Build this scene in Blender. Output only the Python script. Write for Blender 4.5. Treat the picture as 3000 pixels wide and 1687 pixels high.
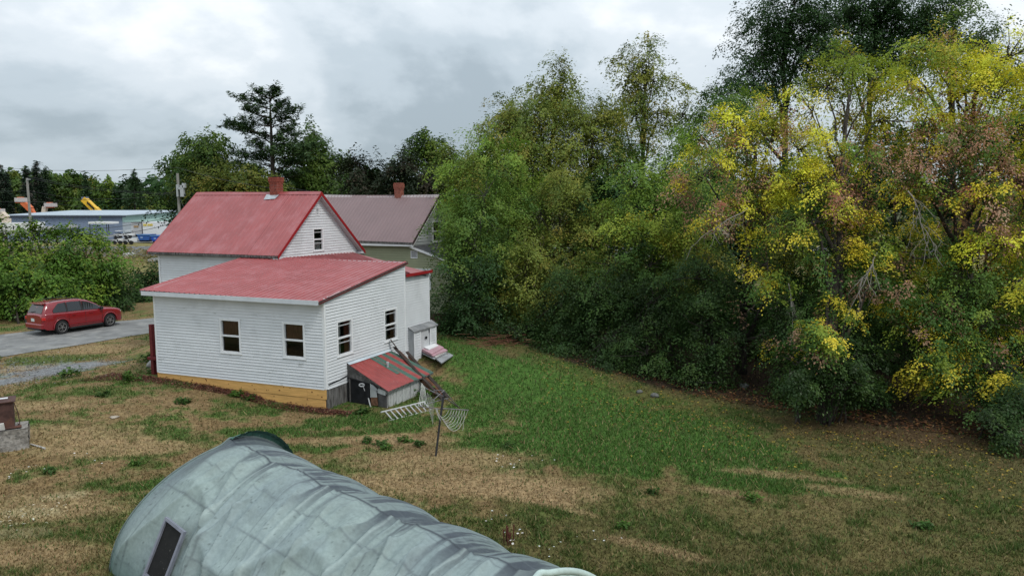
import bpy, math, random
import numpy as np
from mathutils import Vector, Matrix
random.seed(7); rng = np.random.default_rng(11)
for o in list(bpy.data.objects): bpy.data.objects.remove(o)
SC = bpy.context.scene; COL = SC.collection
R_ = math.radians
# ------------------------------------------------------------------ camera
F, CX, CY, H, HOR = 2150., 1500., 843.5, 7.0, 590.   # measured on the 3000x1687 photograph
TH = math.atan((CY - HOR) / F); c_, s_ = math.cos(TH), math.sin(TH)
cd = bpy.data.cameras.new('camera'); cam = bpy.data.objects.new('camera', cd); COL.objects.link(cam)
cam.location = (0, 0, H); cam.rotation_euler = (math.pi / 2 - TH, 0, 0)
cd.sensor_width = 36; cd.lens = F / 3000 * 36; cd.clip_end = 4000; cd.clip_start = .1
SC.camera = cam
SC.render.resolution_x = 1024; SC.render.resolution_y = 575
SC.render.engine = 'CYCLES'
SC.cycles.use_denoising = True
SC.cycles.max_bounces = 6; SC.cycles.transparent_max_bounces = 8
SC.view_settings.view_transform = 'Standard'; SC.view_settings.look = 'None'
SC.view_settings.gamma = 1; SC.view_settings.exposure = 0.12; SC.view_settings.use_curve_mapping = False
# ------------------------------------------------------------------ sky and sun
SUN_EL, SUN_AZ = R_(52), R_(128)      # azimuth clockwise from +Y
w = bpy.data.worlds.new('World'); SC.world = w; w.use_nodes = True
nt = w.node_tree; nt.nodes.clear()
def nn(t, **k):
    n = nt.nodes.new(t)
    for a, b in k.items(): setattr(n, a, b)
    return n
def lk(a, b): nt.links.new(a, b)
out = nn('ShaderNodeOutputWorld'); mixb = nn('ShaderNodeMixShader'); b1 = nn('ShaderNodeBackground'); b2 = nn('ShaderNodeBackground')
sky = nn('ShaderNodeTexSky', sky_type='NISHITA'); sky.sun_disc = False; sky.sun_elevation = SUN_EL; sky.sun_rotation = SUN_AZ
b1.inputs[1].default_value = .1; lk(sky.outputs[0], b1.inputs[0])
tc = nn('ShaderNodeTexCoord'); sep = nn('ShaderNodeSeparateXYZ'); lk(tc.outputs['Generated'], sep.inputs[0])
def mth(op, a, b=None):
    n = nn('ShaderNodeMath', operation=op)
    for i, x in enumerate((a, b)):
        if x is None: continue
        if isinstance(x, (int, float)): n.inputs[i].default_value = x
        else: lk(x, n.inputs[i])
    return n.outputs[0]
zc = mth('MAXIMUM', sep.outputs[2], 0.0); den = mth('ADD', zc, .42)
comb = nn('ShaderNodeCombineXYZ'); lk(mth('DIVIDE', sep.outputs[0], den), comb.inputs[0]); lk(mth('DIVIDE', sep.outputs[1], den), comb.inputs[1])
comb.inputs[2].default_value = 3.7
n1 = nn('ShaderNodeTexNoise'); n1.inputs['Scale'].default_value = 1.15; n1.inputs['Detail'].default_value = 7; n1.inputs['Roughness'].default_value = .5; n1.inputs['Distortion'].default_value = .55
lk(comb.outputs[0], n1.inputs['Vector'])
n2 = nn('ShaderNodeTexNoise'); n2.inputs['Scale'].default_value = 4.2; n2.inputs['Detail'].default_value = 8; n2.inputs['Roughness'].default_value = .55
lk(comb.outputs[0], n2.inputs['Vector'])
cl = mth('ADD', mth('MULTIPLY', n1.outputs[0], .72), mth('MULTIPLY', n2.outputs[0], .28))
rmp = nn('ShaderNodeValToRGB'); lk(cl, rmp.inputs[0])
cr = rmp.color_ramp; cr.interpolation = 'EASE'
cr.elements[0].position = .39; cr.elements[0].color = (.335, .40, .45, 1)
cr.elements[1].position = .64; cr.elements[1].color = (.79, .82, .845, 1)
e = cr.elements.new(.47); e.color = (.45, .52, .575, 1)
e = cr.elements.new(.55); e.color = (.59, .65, .70, 1)
lk(rmp.outputs[0], b2.inputs[0])
# an overcast sky is brighter overhead than near the horizon (CIE overcast)
lk(mth('ADD', mth('MULTIPLY', zc, 1.0), 1.05), b2.inputs[1])
mixb.inputs[0].default_value = .94; lk(b1.outputs[0], mixb.inputs[1]); lk(b2.outputs[0], mixb.inputs[2]); lk(mixb.outputs[0], out.inputs[0])
sl = bpy.data.lights.new('sun', 'SUN'); sl.energy = 1.5; sl.angle = R_(14); sl.color = (1, .96, .9)
so = bpy.data.objects.new('sun', sl); COL.objects.link(so)
sd = Vector((math.sin(SUN_AZ) * math.cos(SUN_EL), math.cos(SUN_AZ) * math.cos(SUN_EL), math.sin(SUN_EL)))
so.rotation_euler = sd.to_track_quat('Z', 'Y').to_euler(); so.location = (0, -20, 60)

# ------------------------------------------------------------------ helpers
def ray(x, y):
    u = (x - CX) / F; v = (CY - y) / F
    return (u, c_ + v * s_, v * c_ - s_)
def G0(x, y, z=0.):
    r = ray(x, y); t = (z - H) / r[2]; return Vector((r[0] * t, r[1] * t, z))
def D(x, y, Y):
    r = ray(x, y); t = Y / r[1]; return Vector((r[0] * t, Y, H + r[2] * t))
def proj(P):
    X, Y, Z = P[..., 0], P[..., 1], P[..., 2] - H
    d = Y * c_ - Z * s_; v = Y * s_ + Z * c_
    return CX + F * X / d, CY - F * v / d
C0 = G0(957, 1200)
def vpd(x):
    r = ray(x, HOR); n = math.hypot(r[0], r[1]); return Vector((r[0] / n, r[1] / n, 0))
Lx, Rx = vpd(-4300), vpd(2450)
def W(a, b, z): return C0 + Lx * a + Rx * b + Vector((0, 0, z))
_det = Lx.x * Rx.y - Lx.y * Rx.x
def AB(P):
    x, y = P[0] - C0.x, P[1] - C0.y
    return (x * Rx.y - y * Rx.x) / _det, (Lx.x * y - Lx.y * x) / _det
def onp(x, y, p, d):
    r = ray(x, y); n = (d[1], -d[0]); t = (p[0] * n[0] + p[1] * n[1]) / (r[0] * n[0] + r[1] * n[1])
    return Vector((r[0] * t, r[1] * t, H + r[2] * t))
def pa(x, y, a):      # pixel on plane a=const -> (b, z)
    P = onp(x, y, W(a, 0, 0), Rx); return AB(P)[1], P.z
def pb(x, y, b):      # pixel on plane b=const -> (a, z)
    P = onp(x, y, W(0, b, 0), Lx); return AB(P)[0], P.z
def sst(e0, e1, x):
    t = np.clip((x - e0) / (e1 - e0), 0, 1); return t * t * (3 - 2 * t)
def vnoise(x, y, seed=0):
    xi = np.floor(x).astype(np.int64); yi = np.floor(y).astype(np.int64); xf = x - xi; yf = y - yi
    def h(i, j):
        n = (i * 374761393 + j * 668265263 + seed * 982451653) & 0x7fffffff
        n = (n ^ (n >> 13)) * 1274126177 & 0x7fffffff
        return ((n ^ (n >> 16)) & 0xffff) / 65535.
    u = xf * xf * (3 - 2 * xf); v = yf * yf * (3 - 2 * yf)
    return (h(xi, yi) * (1 - u) + h(xi + 1, yi) * u) * (1 - v) + (h(xi, yi + 1) * (1 - u) + h(xi + 1, yi + 1) * u) * v
def fbm(x, y, s, oct=4, seed=0):
    t = 0; a = 1; n = 0
    for i in range(oct):
        t = t + a * vnoise(x * s + 17.3 * i + 100, y * s + 9.1 * i + 100, seed + i); n += a; a *= .55; s *= 2.1
    return t / n
def terr(X, Y):
    X = np.asarray(X, float); Y = np.asarray(Y, float)
    a = (X - C0.x) * Lx.x + (Y - C0.y) * Lx.y
    b = (Lx.x * (Y - C0.y) - Lx.y * (X - C0.x)) / _det
    h = .46 * sst(0, 7, a) * (1 - sst(9, 15, a)) * sst(15, 22, Y) * (1 - sst(8, 14, b))
    h = h + .78 * sst(3.3, 6.8, b) * (1 - sst(12, 15, a)) * (1 - .7 * sst(1.5, 12, -a)) * (1 - sst(20, 45, b))
    h = h + (fbm(X, Y, .35, 3, 5) - .5) * .10 * sst(0, 3, np.abs(a - 3.6) - 3.6 + np.abs(b) * .6)
    return h
def G(x, y, dz=0.):
    z = 0.
    for _ in range(12):
        p = G0(x, y, z); z = float(terr(p.x, p.y))
    p = G0(x, y, z); p.z += dz; return p
def ground(X, Y): return Vector((X, Y, float(terr(X, Y))))
BASE = {}
def tag(o, label=None, cat=None, group=None, kind=None):
    if label: o['label'] = label
    if cat: o['category'] = cat
    if group: o['group'] = group
    if kind: o['kind'] = kind
    return o
def thing(name, label, cat, loc=(0, 0, 0), group=None):
    o = bpy.data.objects.new(name, None); o.empty_display_size = .3; COL.objects.link(o); o.location = loc
    BASE[o.name] = Vector(loc); return tag(o, label, cat, group)
class MB:
    def __init__(s, xf=None): s.v = []; s.f = []; s.m = []; s.xf = xf
    def p(s, q):
        q = Vector(q)
        if s.xf is not None: q = s.xf @ q
        s.v.append(q); return len(s.v) - 1
    def poly(s, *ps, m=0): s.f.append([s.p(q) for q in ps]); s.m.append(m); return s
    def box(s, o, x, y, z, m=0):   # corner + three edges
        o, x, y, z = Vector(o), Vector(x), Vector(y), Vector(z)
        i = [s.p(q) for q in (o, o + x, o + x + y, o + y, o + z, o + x + z, o + x + y + z, o + y + z)]
        for q in ((0, 3, 2, 1), (4, 5, 6, 7), (0, 1, 5, 4), (1, 2, 6, 5), (2, 3, 7, 6), (3, 0, 4, 7)):
            s.f.append([i[k] for k in q]); s.m.append(m)
        return s
    def cbox(s, c, hx, hy, hz, m=0):
        c, hx, hy, hz = Vector(c), Vector(hx), Vector(hy), Vector(hz)
        return s.box(c - hx - hy - hz, hx * 2, hy * 2, hz * 2, m)
    def prism(s, pts, d, m=0):
        d = Vector(d); A = [s.p(q) for q in pts]; B = [s.p(Vector(q) + d) for q in pts]; n = len(A)
        s.f += [A[::-1], B]; s.m += [m, m]
        for i in range(n): s.f.append([A[i], A[(i + 1) % n], B[(i + 1) % n], B[i]]); s.m.append(m)
        return s
    def tube(s, pts, r, n=6, cap=True, m=0):
        pts = [Vector(q) for q in pts]; N = len(pts)
        rr = r if isinstance(r, (list, tuple)) else [r] * N
        prev = None; rings = []
        for i in range(N):
            d = (pts[min(i + 1, N - 1)] - pts[max(i - 1, 0)])
            if d.length < 1e-9: d = Vector((0, 0, 1))
            d.normalize()
            if prev is None:
                u = d.orthogonal().normalized()
            else:
                u = (prev - d * prev.dot(d))
                u = u.normalized() if u.length > 1e-6 else d.orthogonal().normalized()
            prev = u; v = d.cross(u)
            rings.append([s.p(pts[i] + (u * math.cos(6.28319 * k / n) + v * math.sin(6.28319 * k / n)) * rr[i]) for k in range(n)])
        for i in range(N - 1):
            for k in range(n):
                s.f.append([rings[i][k], rings[i][(k + 1) % n], rings[i + 1][(k + 1) % n], rings[i + 1][k]]); s.m.append(m)
        if cap: s.f += [rings[0][::-1], rings[-1]]; s.m += [m, m]
        return s
    def grid(s, fn, nu, nv, m=0):
        I = [[s.p(fn(i / nu, j / nv)) for j in range(nv + 1)] for i in range(nu + 1)]
        for i in range(nu):
            for j in range(nv): s.f.append([I[i][j], I[i + 1][j], I[i + 1][j + 1], I[i][j + 1]]); s.m.append(m)
        return s
    def build(s, name, mat, parent=None, smooth=False, kind=None, bevel=0):
        me = bpy.data.meshes.new(name)
        b = BASE.get(parent.name, Vector((0, 0, 0))) if parent else Vector((0, 0, 0))
        me.from_pydata([tuple(q - b) for q in s.v], [], s.f)
        for mm in (mat if isinstance(mat, (list, tuple)) else [mat]): me.materials.append(mm)
        if isinstance(mat, (list, tuple)): me.polygons.foreach_set('material_index', s.m)
        if smooth: me.polygons.foreach_set('use_smooth', [True] * len(me.polygons))
        me.update()
        o = bpy.data.objects.new(name, me); COL.objects.link(o)
        if parent: o.parent = parent; BASE[o.name] = b
        if kind: o['kind'] = kind
        if bevel:
            md = o.modifiers.new('bevel', 'BEVEL'); md.width = bevel; md.segments = 2; md.limit_method = 'ANGLE'
        return o
def rebase(o, loc):     # move a world-built top-level mesh's origin to its base
    loc = Vector(loc); o.data.transform(Matrix.Translation(-loc)); o.location = loc; return o
# ------------------------------------------------------------------ materials
def mat(name, col, rough=.75, var=.12, scale=2., bump=0., bscale=30., spec=.3, metal=0., col2=None, thr=(.45, .6), s2=1.5, stretch=None, attr=None, avar=.25, ascale=6.):
    m = bpy.data.materials.new(name); m.use_nodes = True; t = m.node_tree; N = t.nodes; K = t.links
    P = N['Principled BSDF']; P.inputs['Roughness'].default_value = rough; P.inputs['Specular IOR Level'].default_value = spec; P.inputs['Metallic'].default_value = metal
    tc = N.new('ShaderNodeTexCoord'); vec = tc.outputs['Object']
    if stretch:
        mp = N.new('ShaderNodeMapping'); mp.inputs['Scale'].default_value = stretch; K.new(vec, mp.inputs[0]); vec = mp.outputs[0]
    nz = N.new('ShaderNodeTexNoise'); nz.inputs['Scale'].default_value = scale; nz.inputs['Detail'].default_value = 7; nz.inputs['Roughness'].default_value = .6; K.new(vec, nz.inputs['Vector'])
    def mix(f, a, b, bt='MIX'):
        x = N.new('ShaderNodeMix'); x.data_type = 'RGBA'; x.blend_type = bt
        for s, q in ((0, f), (6, a), (7, b)):
            if isinstance(q, (int, float)): x.inputs[s].default_value = q
            elif isinstance(q, tuple): x.inputs[s].default_value = (*q, 1) if len(q) == 3 else q
            else: K.new(q, x.inputs[s])
        return x.outputs[2]
    def rampf(src, lo, hi):
        r = N.new('ShaderNodeMapRange'); r.interpolation_type = 'SMOOTHSTEP'; r.inputs[1].default_value = lo; r.inputs[2].default_value = hi; K.new(src, r.inputs[0]); return r.outputs[0]
    if attr:
        at = N.new('ShaderNodeAttribute'); at.attribute_name = attr; base = at.outputs['Color']
        nz.inputs['Scale'].default_value = ascale
        f = rampf(nz.outputs[0], .3, .7); g = N.new('ShaderNodeMapRange'); K.new(f, g.inputs[0]); g.inputs[3].default_value = 1 - avar; g.inputs[4].default_value = 1 + avar
        cmb = N.new('ShaderNodeCombineColor')
        for i in range(3): K.new(g.outputs[0], cmb.inputs[i])
        base = mix(1., base, cmb.outputs[0], 'MULTIPLY')
    else:
        lo = tuple(x * (1 - var) for x in col); hi = tuple(min(1, x * (1 + var)) for x in col)
        base = mix(rampf(nz.outputs[0], .3, .7), lo, hi)
        if col2:
            nz2 = N.new('ShaderNodeTexNoise'); nz2.inputs['Scale'].default_value = s2; nz2.inputs['Detail'].default_value = 8; nz2.inputs['Roughness'].default_value = .65; K.new(vec, nz2.inputs['Vector'])
            base = mix(rampf(nz2.outputs[0], *thr), base, col2)
    K.new(base, P.inputs['Base Color'])
    if bump:
        nb = N.new('ShaderNodeTexNoise'); nb.inputs['Scale'].default_value = bscale; nb.inputs['Detail'].default_value = 5; K.new(vec, nb.inputs['Vector'])
        bp = N.new('ShaderNodeBump'); bp.inputs['Strength'].default_value = bump; bp.inputs['Distance'].default_value = .02; K.new(nb.outputs[0], bp.inputs['Height']); K.new(bp.outputs[0], P.inputs['Normal'])
    m['mixfn'] = 0
    return m
def leafmat(name, trans=.30, gloss=.025):
    m = bpy.data.materials.new(name); m.use_nodes = True; t = m.node_tree; N = t.nodes; K = t.links
    N.clear(); o = N.new('ShaderNodeOutputMaterial'); at = N.new('ShaderNodeAttribute'); at.attribute_name = 'leafcol'
    d = N.new('ShaderNodeBsdfDiffuse'); tr = N.new('ShaderNodeBsdfTranslucent'); g = N.new('ShaderNodeBsdfGlossy'); g.inputs['Roughness'].default_value = .45
    K.new(at.outputs['Color'], d.inputs[0]); K.new(at.outputs['Color'], tr.inputs[0])
    x = N.new('ShaderNodeMixShader'); x.inputs[0].default_value = trans; K.new(d.outputs[0], x.inputs[1]); K.new(tr.outputs[0], x.inputs[2])
    y = N.new('ShaderNodeMixShader'); y.inputs[0].default_value = gloss; K.new(x.outputs[0], y.inputs[1]); K.new(g.outputs[0], y.inputs[2]); g.inputs[0].default_value = (.5, .5, .5, 1)
    K.new(y.outputs[0], o.inputs[0]); return m
def glassmat(name, tint=(.02, .02, .025), refl=.9):
    m = bpy.data.materials.new(name); m.use_nodes = True; t = m.node_tree; N = t.nodes; K = t.links
    N.clear(); o = N.new('ShaderNodeOutputMaterial'); tr = N.new('ShaderNodeBsdfTransparent'); g = N.new('ShaderNodeBsdfGlossy'); g.inputs['Roughness'].default_value = .03
    g.inputs[0].default_value = (refl, refl, refl, 1); tr.inputs[0].default_value = (*tint, 1)
    fr = N.new('ShaderNodeFresnel'); fr.inputs[0].default_value = 1.5
    x = N.new('ShaderNodeMixShader'); K.new(fr.outputs[0], x.inputs[0]); K.new(tr.outputs[0], x.inputs[1]); K.new(g.outputs[0], x.inputs[2]); K.new(x.outputs[0], o.inputs[0]); return m
LEAF = leafmat('leaf'); NEEDLE = leafmat('needle', .12, .04); GRASSM = leafmat('grass_blade', .25, .02)
BARK = mat('bark', (.060, .050, .040), .95, .45, 5, .9, 18, col2=(.03, .026, .022), thr=(.48, .6), s2=7, stretch=(2, 2, .6)); BARKG = mat('grey_bark', (.085, .078, .066), .95, .4, 6, .8, 20, col2=(.04, .036, .03), thr=(.5, .62), s2=8, stretch=(2, 2, .6))
DEADW = mat('dead_twig', (.24, .215, .19), .95, .25, 6)
VINYL = mat('white_vinyl', (.66, .675, .69), .55, .05, 1.2, 0, spec=.35, col2=(.56, .575, .585), thr=(.5, .72), s2=.8)
VINYLD = mat('white_vinyl_mildewed', (.65, .665, .68), .6, .04, 2, col2=(.40, .41, .405), thr=(.56, .72), s2=2.6, stretch=(1, 1, 2.2))
TRIM = mat('white_trim', (.76, .77, .78), .55, .04, 3)
FASC = mat('grey_fascia_paint', (.58, .61, .64), .6, .06, 3)
RED = mat('red_metal_roof', (.305, .068, .068), .40, .10, .7, .06, 5, spec=.5, col2=(.36, .115, .12), thr=(.44, .72), s2=1.1, stretch=(1.6, 1.6, .5))
REDD = mat('red_trim_metal', (.30, .014, .018), .4, .06, 2, spec=.5)
BROWNR = mat('brown_metal_roof', (.19, .125, .125), .42, .06, .9, spec=.45)
GREENS = mat('sage_vinyl', (.30, .32, .205), .65, .04, 2)
GREYS = mat('grey_clapboard', (.40, .42, .42), .7, .06, 3)
SHING = mat('asphalt_shingle', (.10, .10, .105), .95, .3, 14, .5, 40)
PLY = mat('new_pine_board', (.66, .38, .125), .7, .14, 2.2, stretch=(1, 1, 9))
KNOT = mat('pine_knot', (.17, .065, .025), .8, .2, 20)
OLDW = mat('weathered_wood', (.13, .125, .12), .95, .45, 2, .5, 22, stretch=(5, 5, .7), col2=(.05, .045, .04), thr=(.5, .62), s2=3)
OLDWP = mat('peeling_white_wood', (.48, .49, .48), .9, .12, 2.5, .4, 25, stretch=(6, 6, .8), col2=(.16, .155, .15), thr=(.57, .66), s2=4)
GREYP = mat('grey_paint', (.42, .43, .44), .8, .12, 4, col2=(.25, .24, .24), thr=(.55, .7), s2=4)
BLACK = mat('black_stuff', (.012, .012, .013), .8, .2, 4)
INSIDE = mat('room_dark_panelling', (.055, .04, .03), .9, .3, 3)  # panelling brown, kept dark to stand in for the unlit rooms
CURB = mat('brown_curtain', (.13, .065, .035), .95, .25, 9, stretch=(5, 5, .4)); CURR = mat('red_curtain', (.16, .045, .03), .95, .25, 9); CURW = mat('pale_curtain', (.50, .50, .49), .95, .15, 6)
GLASS = glassmat('window_glass', (.80, .82, .82)); 
BRICK = mat('red_brick', (.26, .065, .045), .9, .3, 12, .3, 60); BRICKO = mat('worn_brick', (.30, .10, .07), .9, .35, 12, .3, 60); MORT = mat('mortar', (.26, .23, .21), .95, .2, 20)
FLASH = mat('galvanised_metal', (.45, .47, .49), .4, .15, 8, metal=.5)
CONC = mat('concrete', (.30, .30, .29), .9, .2, 3, .3, 30)
# ------------------------------------------------------------------ ground
def lin(r, g, b): return tuple(((x / 255 + .055) / 1.055) ** 2.4 if x > 10 else x / 255 / 12.92 for x in (r, g, b))
def ground_colour(X, Y):
    n1 = fbm(X, Y, .55, 4, 1); n2 = fbm(X, Y, 1.7, 4, 2); n3 = fbm(X, Y, .16, 3, 3); n4 = fbm(X, Y, 4.5, 3, 4)
    C = np.zeros(X.shape + (3,)); lush = np.zeros(X.shape)
    dry = np.array((.275, .19, .10)); dry2 = np.array((.185, .125, .06)); oli = np.array((.105, .098, .034)); grn = np.array((.060, .122, .024)); dgr = np.array((.03, .075, .016))
    t = sst(.35, .65, n2)[..., None]; C[:] = dry * t + dry2 * (1 - t)
    def lay(col, w): nonlocal C; C = C * (1 - w[..., None]) + np.array(col) * w[..., None]
    # general scattering of olive and green tufts through the dry lawn
    lay(oli, sst(.40, .62, n1 * .5 + n2 * .5) * .88)
    def blob(px, py, sx, sy, ang=0., rag=.5, lo=.30, hi=.74):
        p = G0(px, py); ca, sa = math.cos(R_(ang)), math.sin(R_(ang)); dx, dy = X - p.x, Y - p.y
        u = (dx * ca + dy * sa) / sx; v = (-dx * sa + dy * ca) / sy
        e_ = np.exp(-(u * u + v * v) * .7); return sst(lo, hi, e_ + np.minimum(1, e_ * 2.6) * (n1 * .42 + n2 * .33 + n4 * .25 - .5) * (rag + .6) * 1.7)
    g = sst(.50, .70, n2 * .55 + n4 * .45) * .7; lay(grn, g); lush += g
    ex = np.array([-4.5, -1.6, 2.7, 6., 9.8, 14.7, 24.]); ey = np.array([37.6, 34.6, 28.5, 25.2, 22.9, 20.4, 17.])
    ed = Y - np.interp(X, ex, ey)
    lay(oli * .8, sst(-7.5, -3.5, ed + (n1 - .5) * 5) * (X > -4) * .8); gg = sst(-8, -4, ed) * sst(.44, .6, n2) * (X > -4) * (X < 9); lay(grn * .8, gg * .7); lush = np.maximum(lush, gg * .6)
    # right-hand lawn is mostly olive
    lay(oli, np.maximum(blob(2300, 1560, 7, 3.5, 0, .35), blob(2700, 1480, 6, 4, 0, .4)) * .8)
    lay(oli * .75, np.maximum(blob(2800, 1400, 5, 4, -20, .5), blob(1900, 1620, 4, 2, 0, .6)) * .6)
    g = sst(.47, .68, n2 * .5 + n4 * .3 + n1 * .2) * .62; lay(grn * .85 + oli * .15, g); lush += g
    for q in ((1480, 1190, 2.6, 3.2, 35), (1650, 1240, 2.6, 2.6, 0), (1560, 1290, 2.6, 1.4, 0), (1850, 1290, 2.8, 1.8, -12), (2050, 1345, 3.2, 1.3, -14), (1420, 1110, 1.6, 3., 35), (1330, 1080, 1.2, 2.2, 30), (1780, 1355, 1.7, .8, -20), (1700, 1180, 2.2, 3, 0), (1560, 1150, 2.6, 3.2, 20), (1900, 1230, 2.6, 1.8, -14), (2050, 1290, 2.6, 1.5, -14), (2250, 1410, 2.5, .9, -14)):
        g = blob(*q, .45); lay(grn, g * .93); lush = np.maximum(lush, g)
    for q in ((600, 1150, 2.2, .9, 15), (850, 1200, 2.4, .9, 15), (1050, 1230, 1.8, .8, 15), (1200, 1235, 1.6, .8, 0), (420, 1140, 2, .7, 0), (250, 1150, 1.4, .5, 0), (730, 1265, 1.5, .45, 10), (1010, 1270, 2.0, .4, 5), (430, 1420, .9, .35, 25), (400, 1460, .8, .3, 20), (900, 1310, 1.6, .5, 0), (450, 1060, 1.3, 1.1, 0), (150, 1285, 1.2, .35, 0), (290, 1190, 1.2, .5, 0), (440, 1285, 2.0, .6, 0), (1480, 1360, 1.2, .4, 0), (200, 1050, 4, 1.0, 12)):
        g = blob(*q, .8); lay(grn * .6 + oli * .4 if q[1] < 1270 and q[0] < 500 else grn * .85, g * .85); lush = np.maximum(lush, g * .8)
    # dry straw patches
    for q in ((120, 1230, 1.6, .5, 0), (220, 1300, 2.0, .7, 10), (300, 1330, 2.2, .5, 15), (100, 1480, 1.8, .7, 0), (350, 1020, 3, 1.2, 18), (1300, 1350, 2.2, .8, 0), (1450, 1420, 2.2, .8, -10), (1000, 1290, 1.3, .4, 5), (1170, 1290, 1.4, .5, 0), (1560, 1440, 1.3, .5, -20), (1200, 1420, 2, .6, -10), (60, 1620, 1.4, .5, 0), (540, 1210, .9, .3, 10)):
        g = blob(*q, .75); lay(dry, g * .8); lush *= 1 - g * .8
    for q in ((2310, 1395, 1.6, .25, -16), (1640, 1485, .8, .14, -32), (2150, 1450, 1.1, .2, -24), (1900, 1600, 1.3, .2, -30), (2480, 1440, 1.2, .3, -20)):
        g = blob(*q, .5); lay(dry * .9, g * .75); lush *= 1 - g * .8
    for q in ((100, 1500, .6, .2, 0), (60, 1560, .5, .2, 0), (200, 1450, .5, .2, 10)): lay((.36, .30, .17), blob(*q, .9) * .6)
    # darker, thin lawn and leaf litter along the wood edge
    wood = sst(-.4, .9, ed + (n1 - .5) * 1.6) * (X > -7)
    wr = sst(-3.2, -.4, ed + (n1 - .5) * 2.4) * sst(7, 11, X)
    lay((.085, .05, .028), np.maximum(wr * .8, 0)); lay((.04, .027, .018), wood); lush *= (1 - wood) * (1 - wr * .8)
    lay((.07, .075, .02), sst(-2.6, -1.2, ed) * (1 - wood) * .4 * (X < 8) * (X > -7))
    # gravel patch and driveway shoulder
    gv = np.maximum(blob(170, 1085, 2.2, 1.5, 8, .45), blob(20, 1120, 1.3, 1.2, 0, .5)); gc = (.21, .215, .22)
    lay(gc, gv * .95); lush *= 1 - gv
    lay((.32, .27, .19), blob(50, 1080, 1.1, .6, 0, .9) * .7)
    # bare mulch ground at the house
    # beyond the driveway: dry weedy field, dark far floor
    far = sst(52, 62, Y); lay((.22, .19, .075), far * .9); lay((.07, .075, .03), sst(140, 170, Y)); lush *= 1 - far
    C *= (.82 + .36 * n4)[..., None]
    return C, lush
def nonuni(lo, hi, step, far0, far1):
    mid = np.arange(lo, hi + 1e-6, step); a = []; x = hi; s = step
    while x < far1: s *= 1.18; x += s; a.append(x)
    b = []; x = lo; s = step
    while x > far0: s *= 1.18; x -= s; b.append(x)
    return np.array(b[::-1] + list(mid) + a)
def grid_mesh(name, X, Y, Z, mtl):
    ny, nx = X.shape; co = np.stack((X, Y, Z), -1).reshape(-1, 3)
    i = np.arange(ny * nx).reshape(ny, nx); q = np.stack((i[:-1, :-1], i[:-1, 1:], i[1:, 1:], i[1:, :-1]), -1).reshape(-1, 4)
    return raw_mesh(name, co, q, mtl)
def raw_mesh(name, co, q, mtl, smooth=True):
    me = bpy.data.meshes.new(name); n = len(co); k = q.shape[1]
    me.vertices.add(n); me.vertices.foreach_set('co', np.ascontiguousarray(co, np.float32).ravel())
    me.loops.add(q.size); me.loops.foreach_set('vertex_index', np.ascontiguousarray(q, np.int32).ravel())
    me.polygons.add(len(q)); me.polygons.foreach_set('loop_start', np.arange(0, q.size, k, dtype=np.int32))
    if smooth: me.polygons.foreach_set('use_smooth', np.ones(len(q), bool))
    me.materials.append(mtl); me.update(calc_edges=True); return me
def colattr(me, name, C, dom='POINT'):
    a = me.attributes.new(name, 'FLOAT_COLOR', dom); cc = np.ones((len(C), 4), np.float32); cc[:, :3] = np.clip(C, 0, 1); a.data.foreach_set('color', cc.ravel())
gx = nonuni(-29, 19, .11, -1600, 1600); gy = nonuni(9, 42, .11, -300, 2600)
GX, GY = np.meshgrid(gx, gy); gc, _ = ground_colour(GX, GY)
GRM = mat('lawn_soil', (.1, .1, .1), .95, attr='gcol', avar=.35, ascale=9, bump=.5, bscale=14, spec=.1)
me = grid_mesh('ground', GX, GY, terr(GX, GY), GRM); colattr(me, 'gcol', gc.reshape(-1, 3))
o = bpy.data.objects.new('ground', me); COL.objects.link(o); o['kind'] = 'structure'
def strip(name, A, B, n, m, mtl, dz=.012):
    def at(P, t):
        x = t * (len(P) - 1); i = min(int(x), len(P) - 2); return P[i].lerp(P[i + 1], x - i)
    mb = MB()
    def fn(u, v):
        p = at(A, u).lerp(at(B, u), v); p.z = float(terr(p.x, p.y)) + dz; return p
    mb.grid(fn, n, m); return tag(mb.build(name, mtl, smooth=True), kind='structure')
DRV = mat('gravel_drive', (.205, .205, .20), .95, .2, 1.2, .5, 30, col2=(.27, .265, .25), thr=(.5, .62), s2=.9, spec=.1)
ASPH = mat('road_asphalt', (.13, .13, .135), .9, .1, .5); 
up = [G(x, y) for x, y in ((-260, 1005), (-90, 990), (0, 981), (110, 968), (230, 955), (355, 941), (450, 932), (540, 922))]
dn = [G(x, y) for x, y in ((-260, 1085), (-90, 1062), (0, 1047), (110, 1029), (240, 1010), (357, 989), (450, 974), (540, 960))]
strip('driveway', dn, up, 60, 12, DRV, .02)
strip('road', [Vector((-500, G0(400, 737).y, 0)), Vector((200, G0(400, 737).y, 0))], [Vector((-500, G0(400, 722).y, 0)), Vector((200, G0(400, 722).y, 0))], 40, 2, ASPH, .03)
strip('road_shoulder', [Vector((-500, G0(400, 752).y, 0)), Vector((200, G0(400, 752).y, 0))], [Vector((-500, G0(400, 737.2).y, 0)), Vector((200, G0(400, 737.2).y, 0))], 40, 2, mat('shoulder', (.12, .115, .11), .95, .3, .8), .02)
strip('yard_paving', [Vector((-500, G0(400, 711).y, 0)), Vector((-20, G0(400, 711).y, 0))], [Vector((-500, 190, 0)), Vector((-20, 190, 0))], 30, 6, mat('yard_gravel', (.20, .20, .195), .95, .2, .3), .02)
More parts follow.
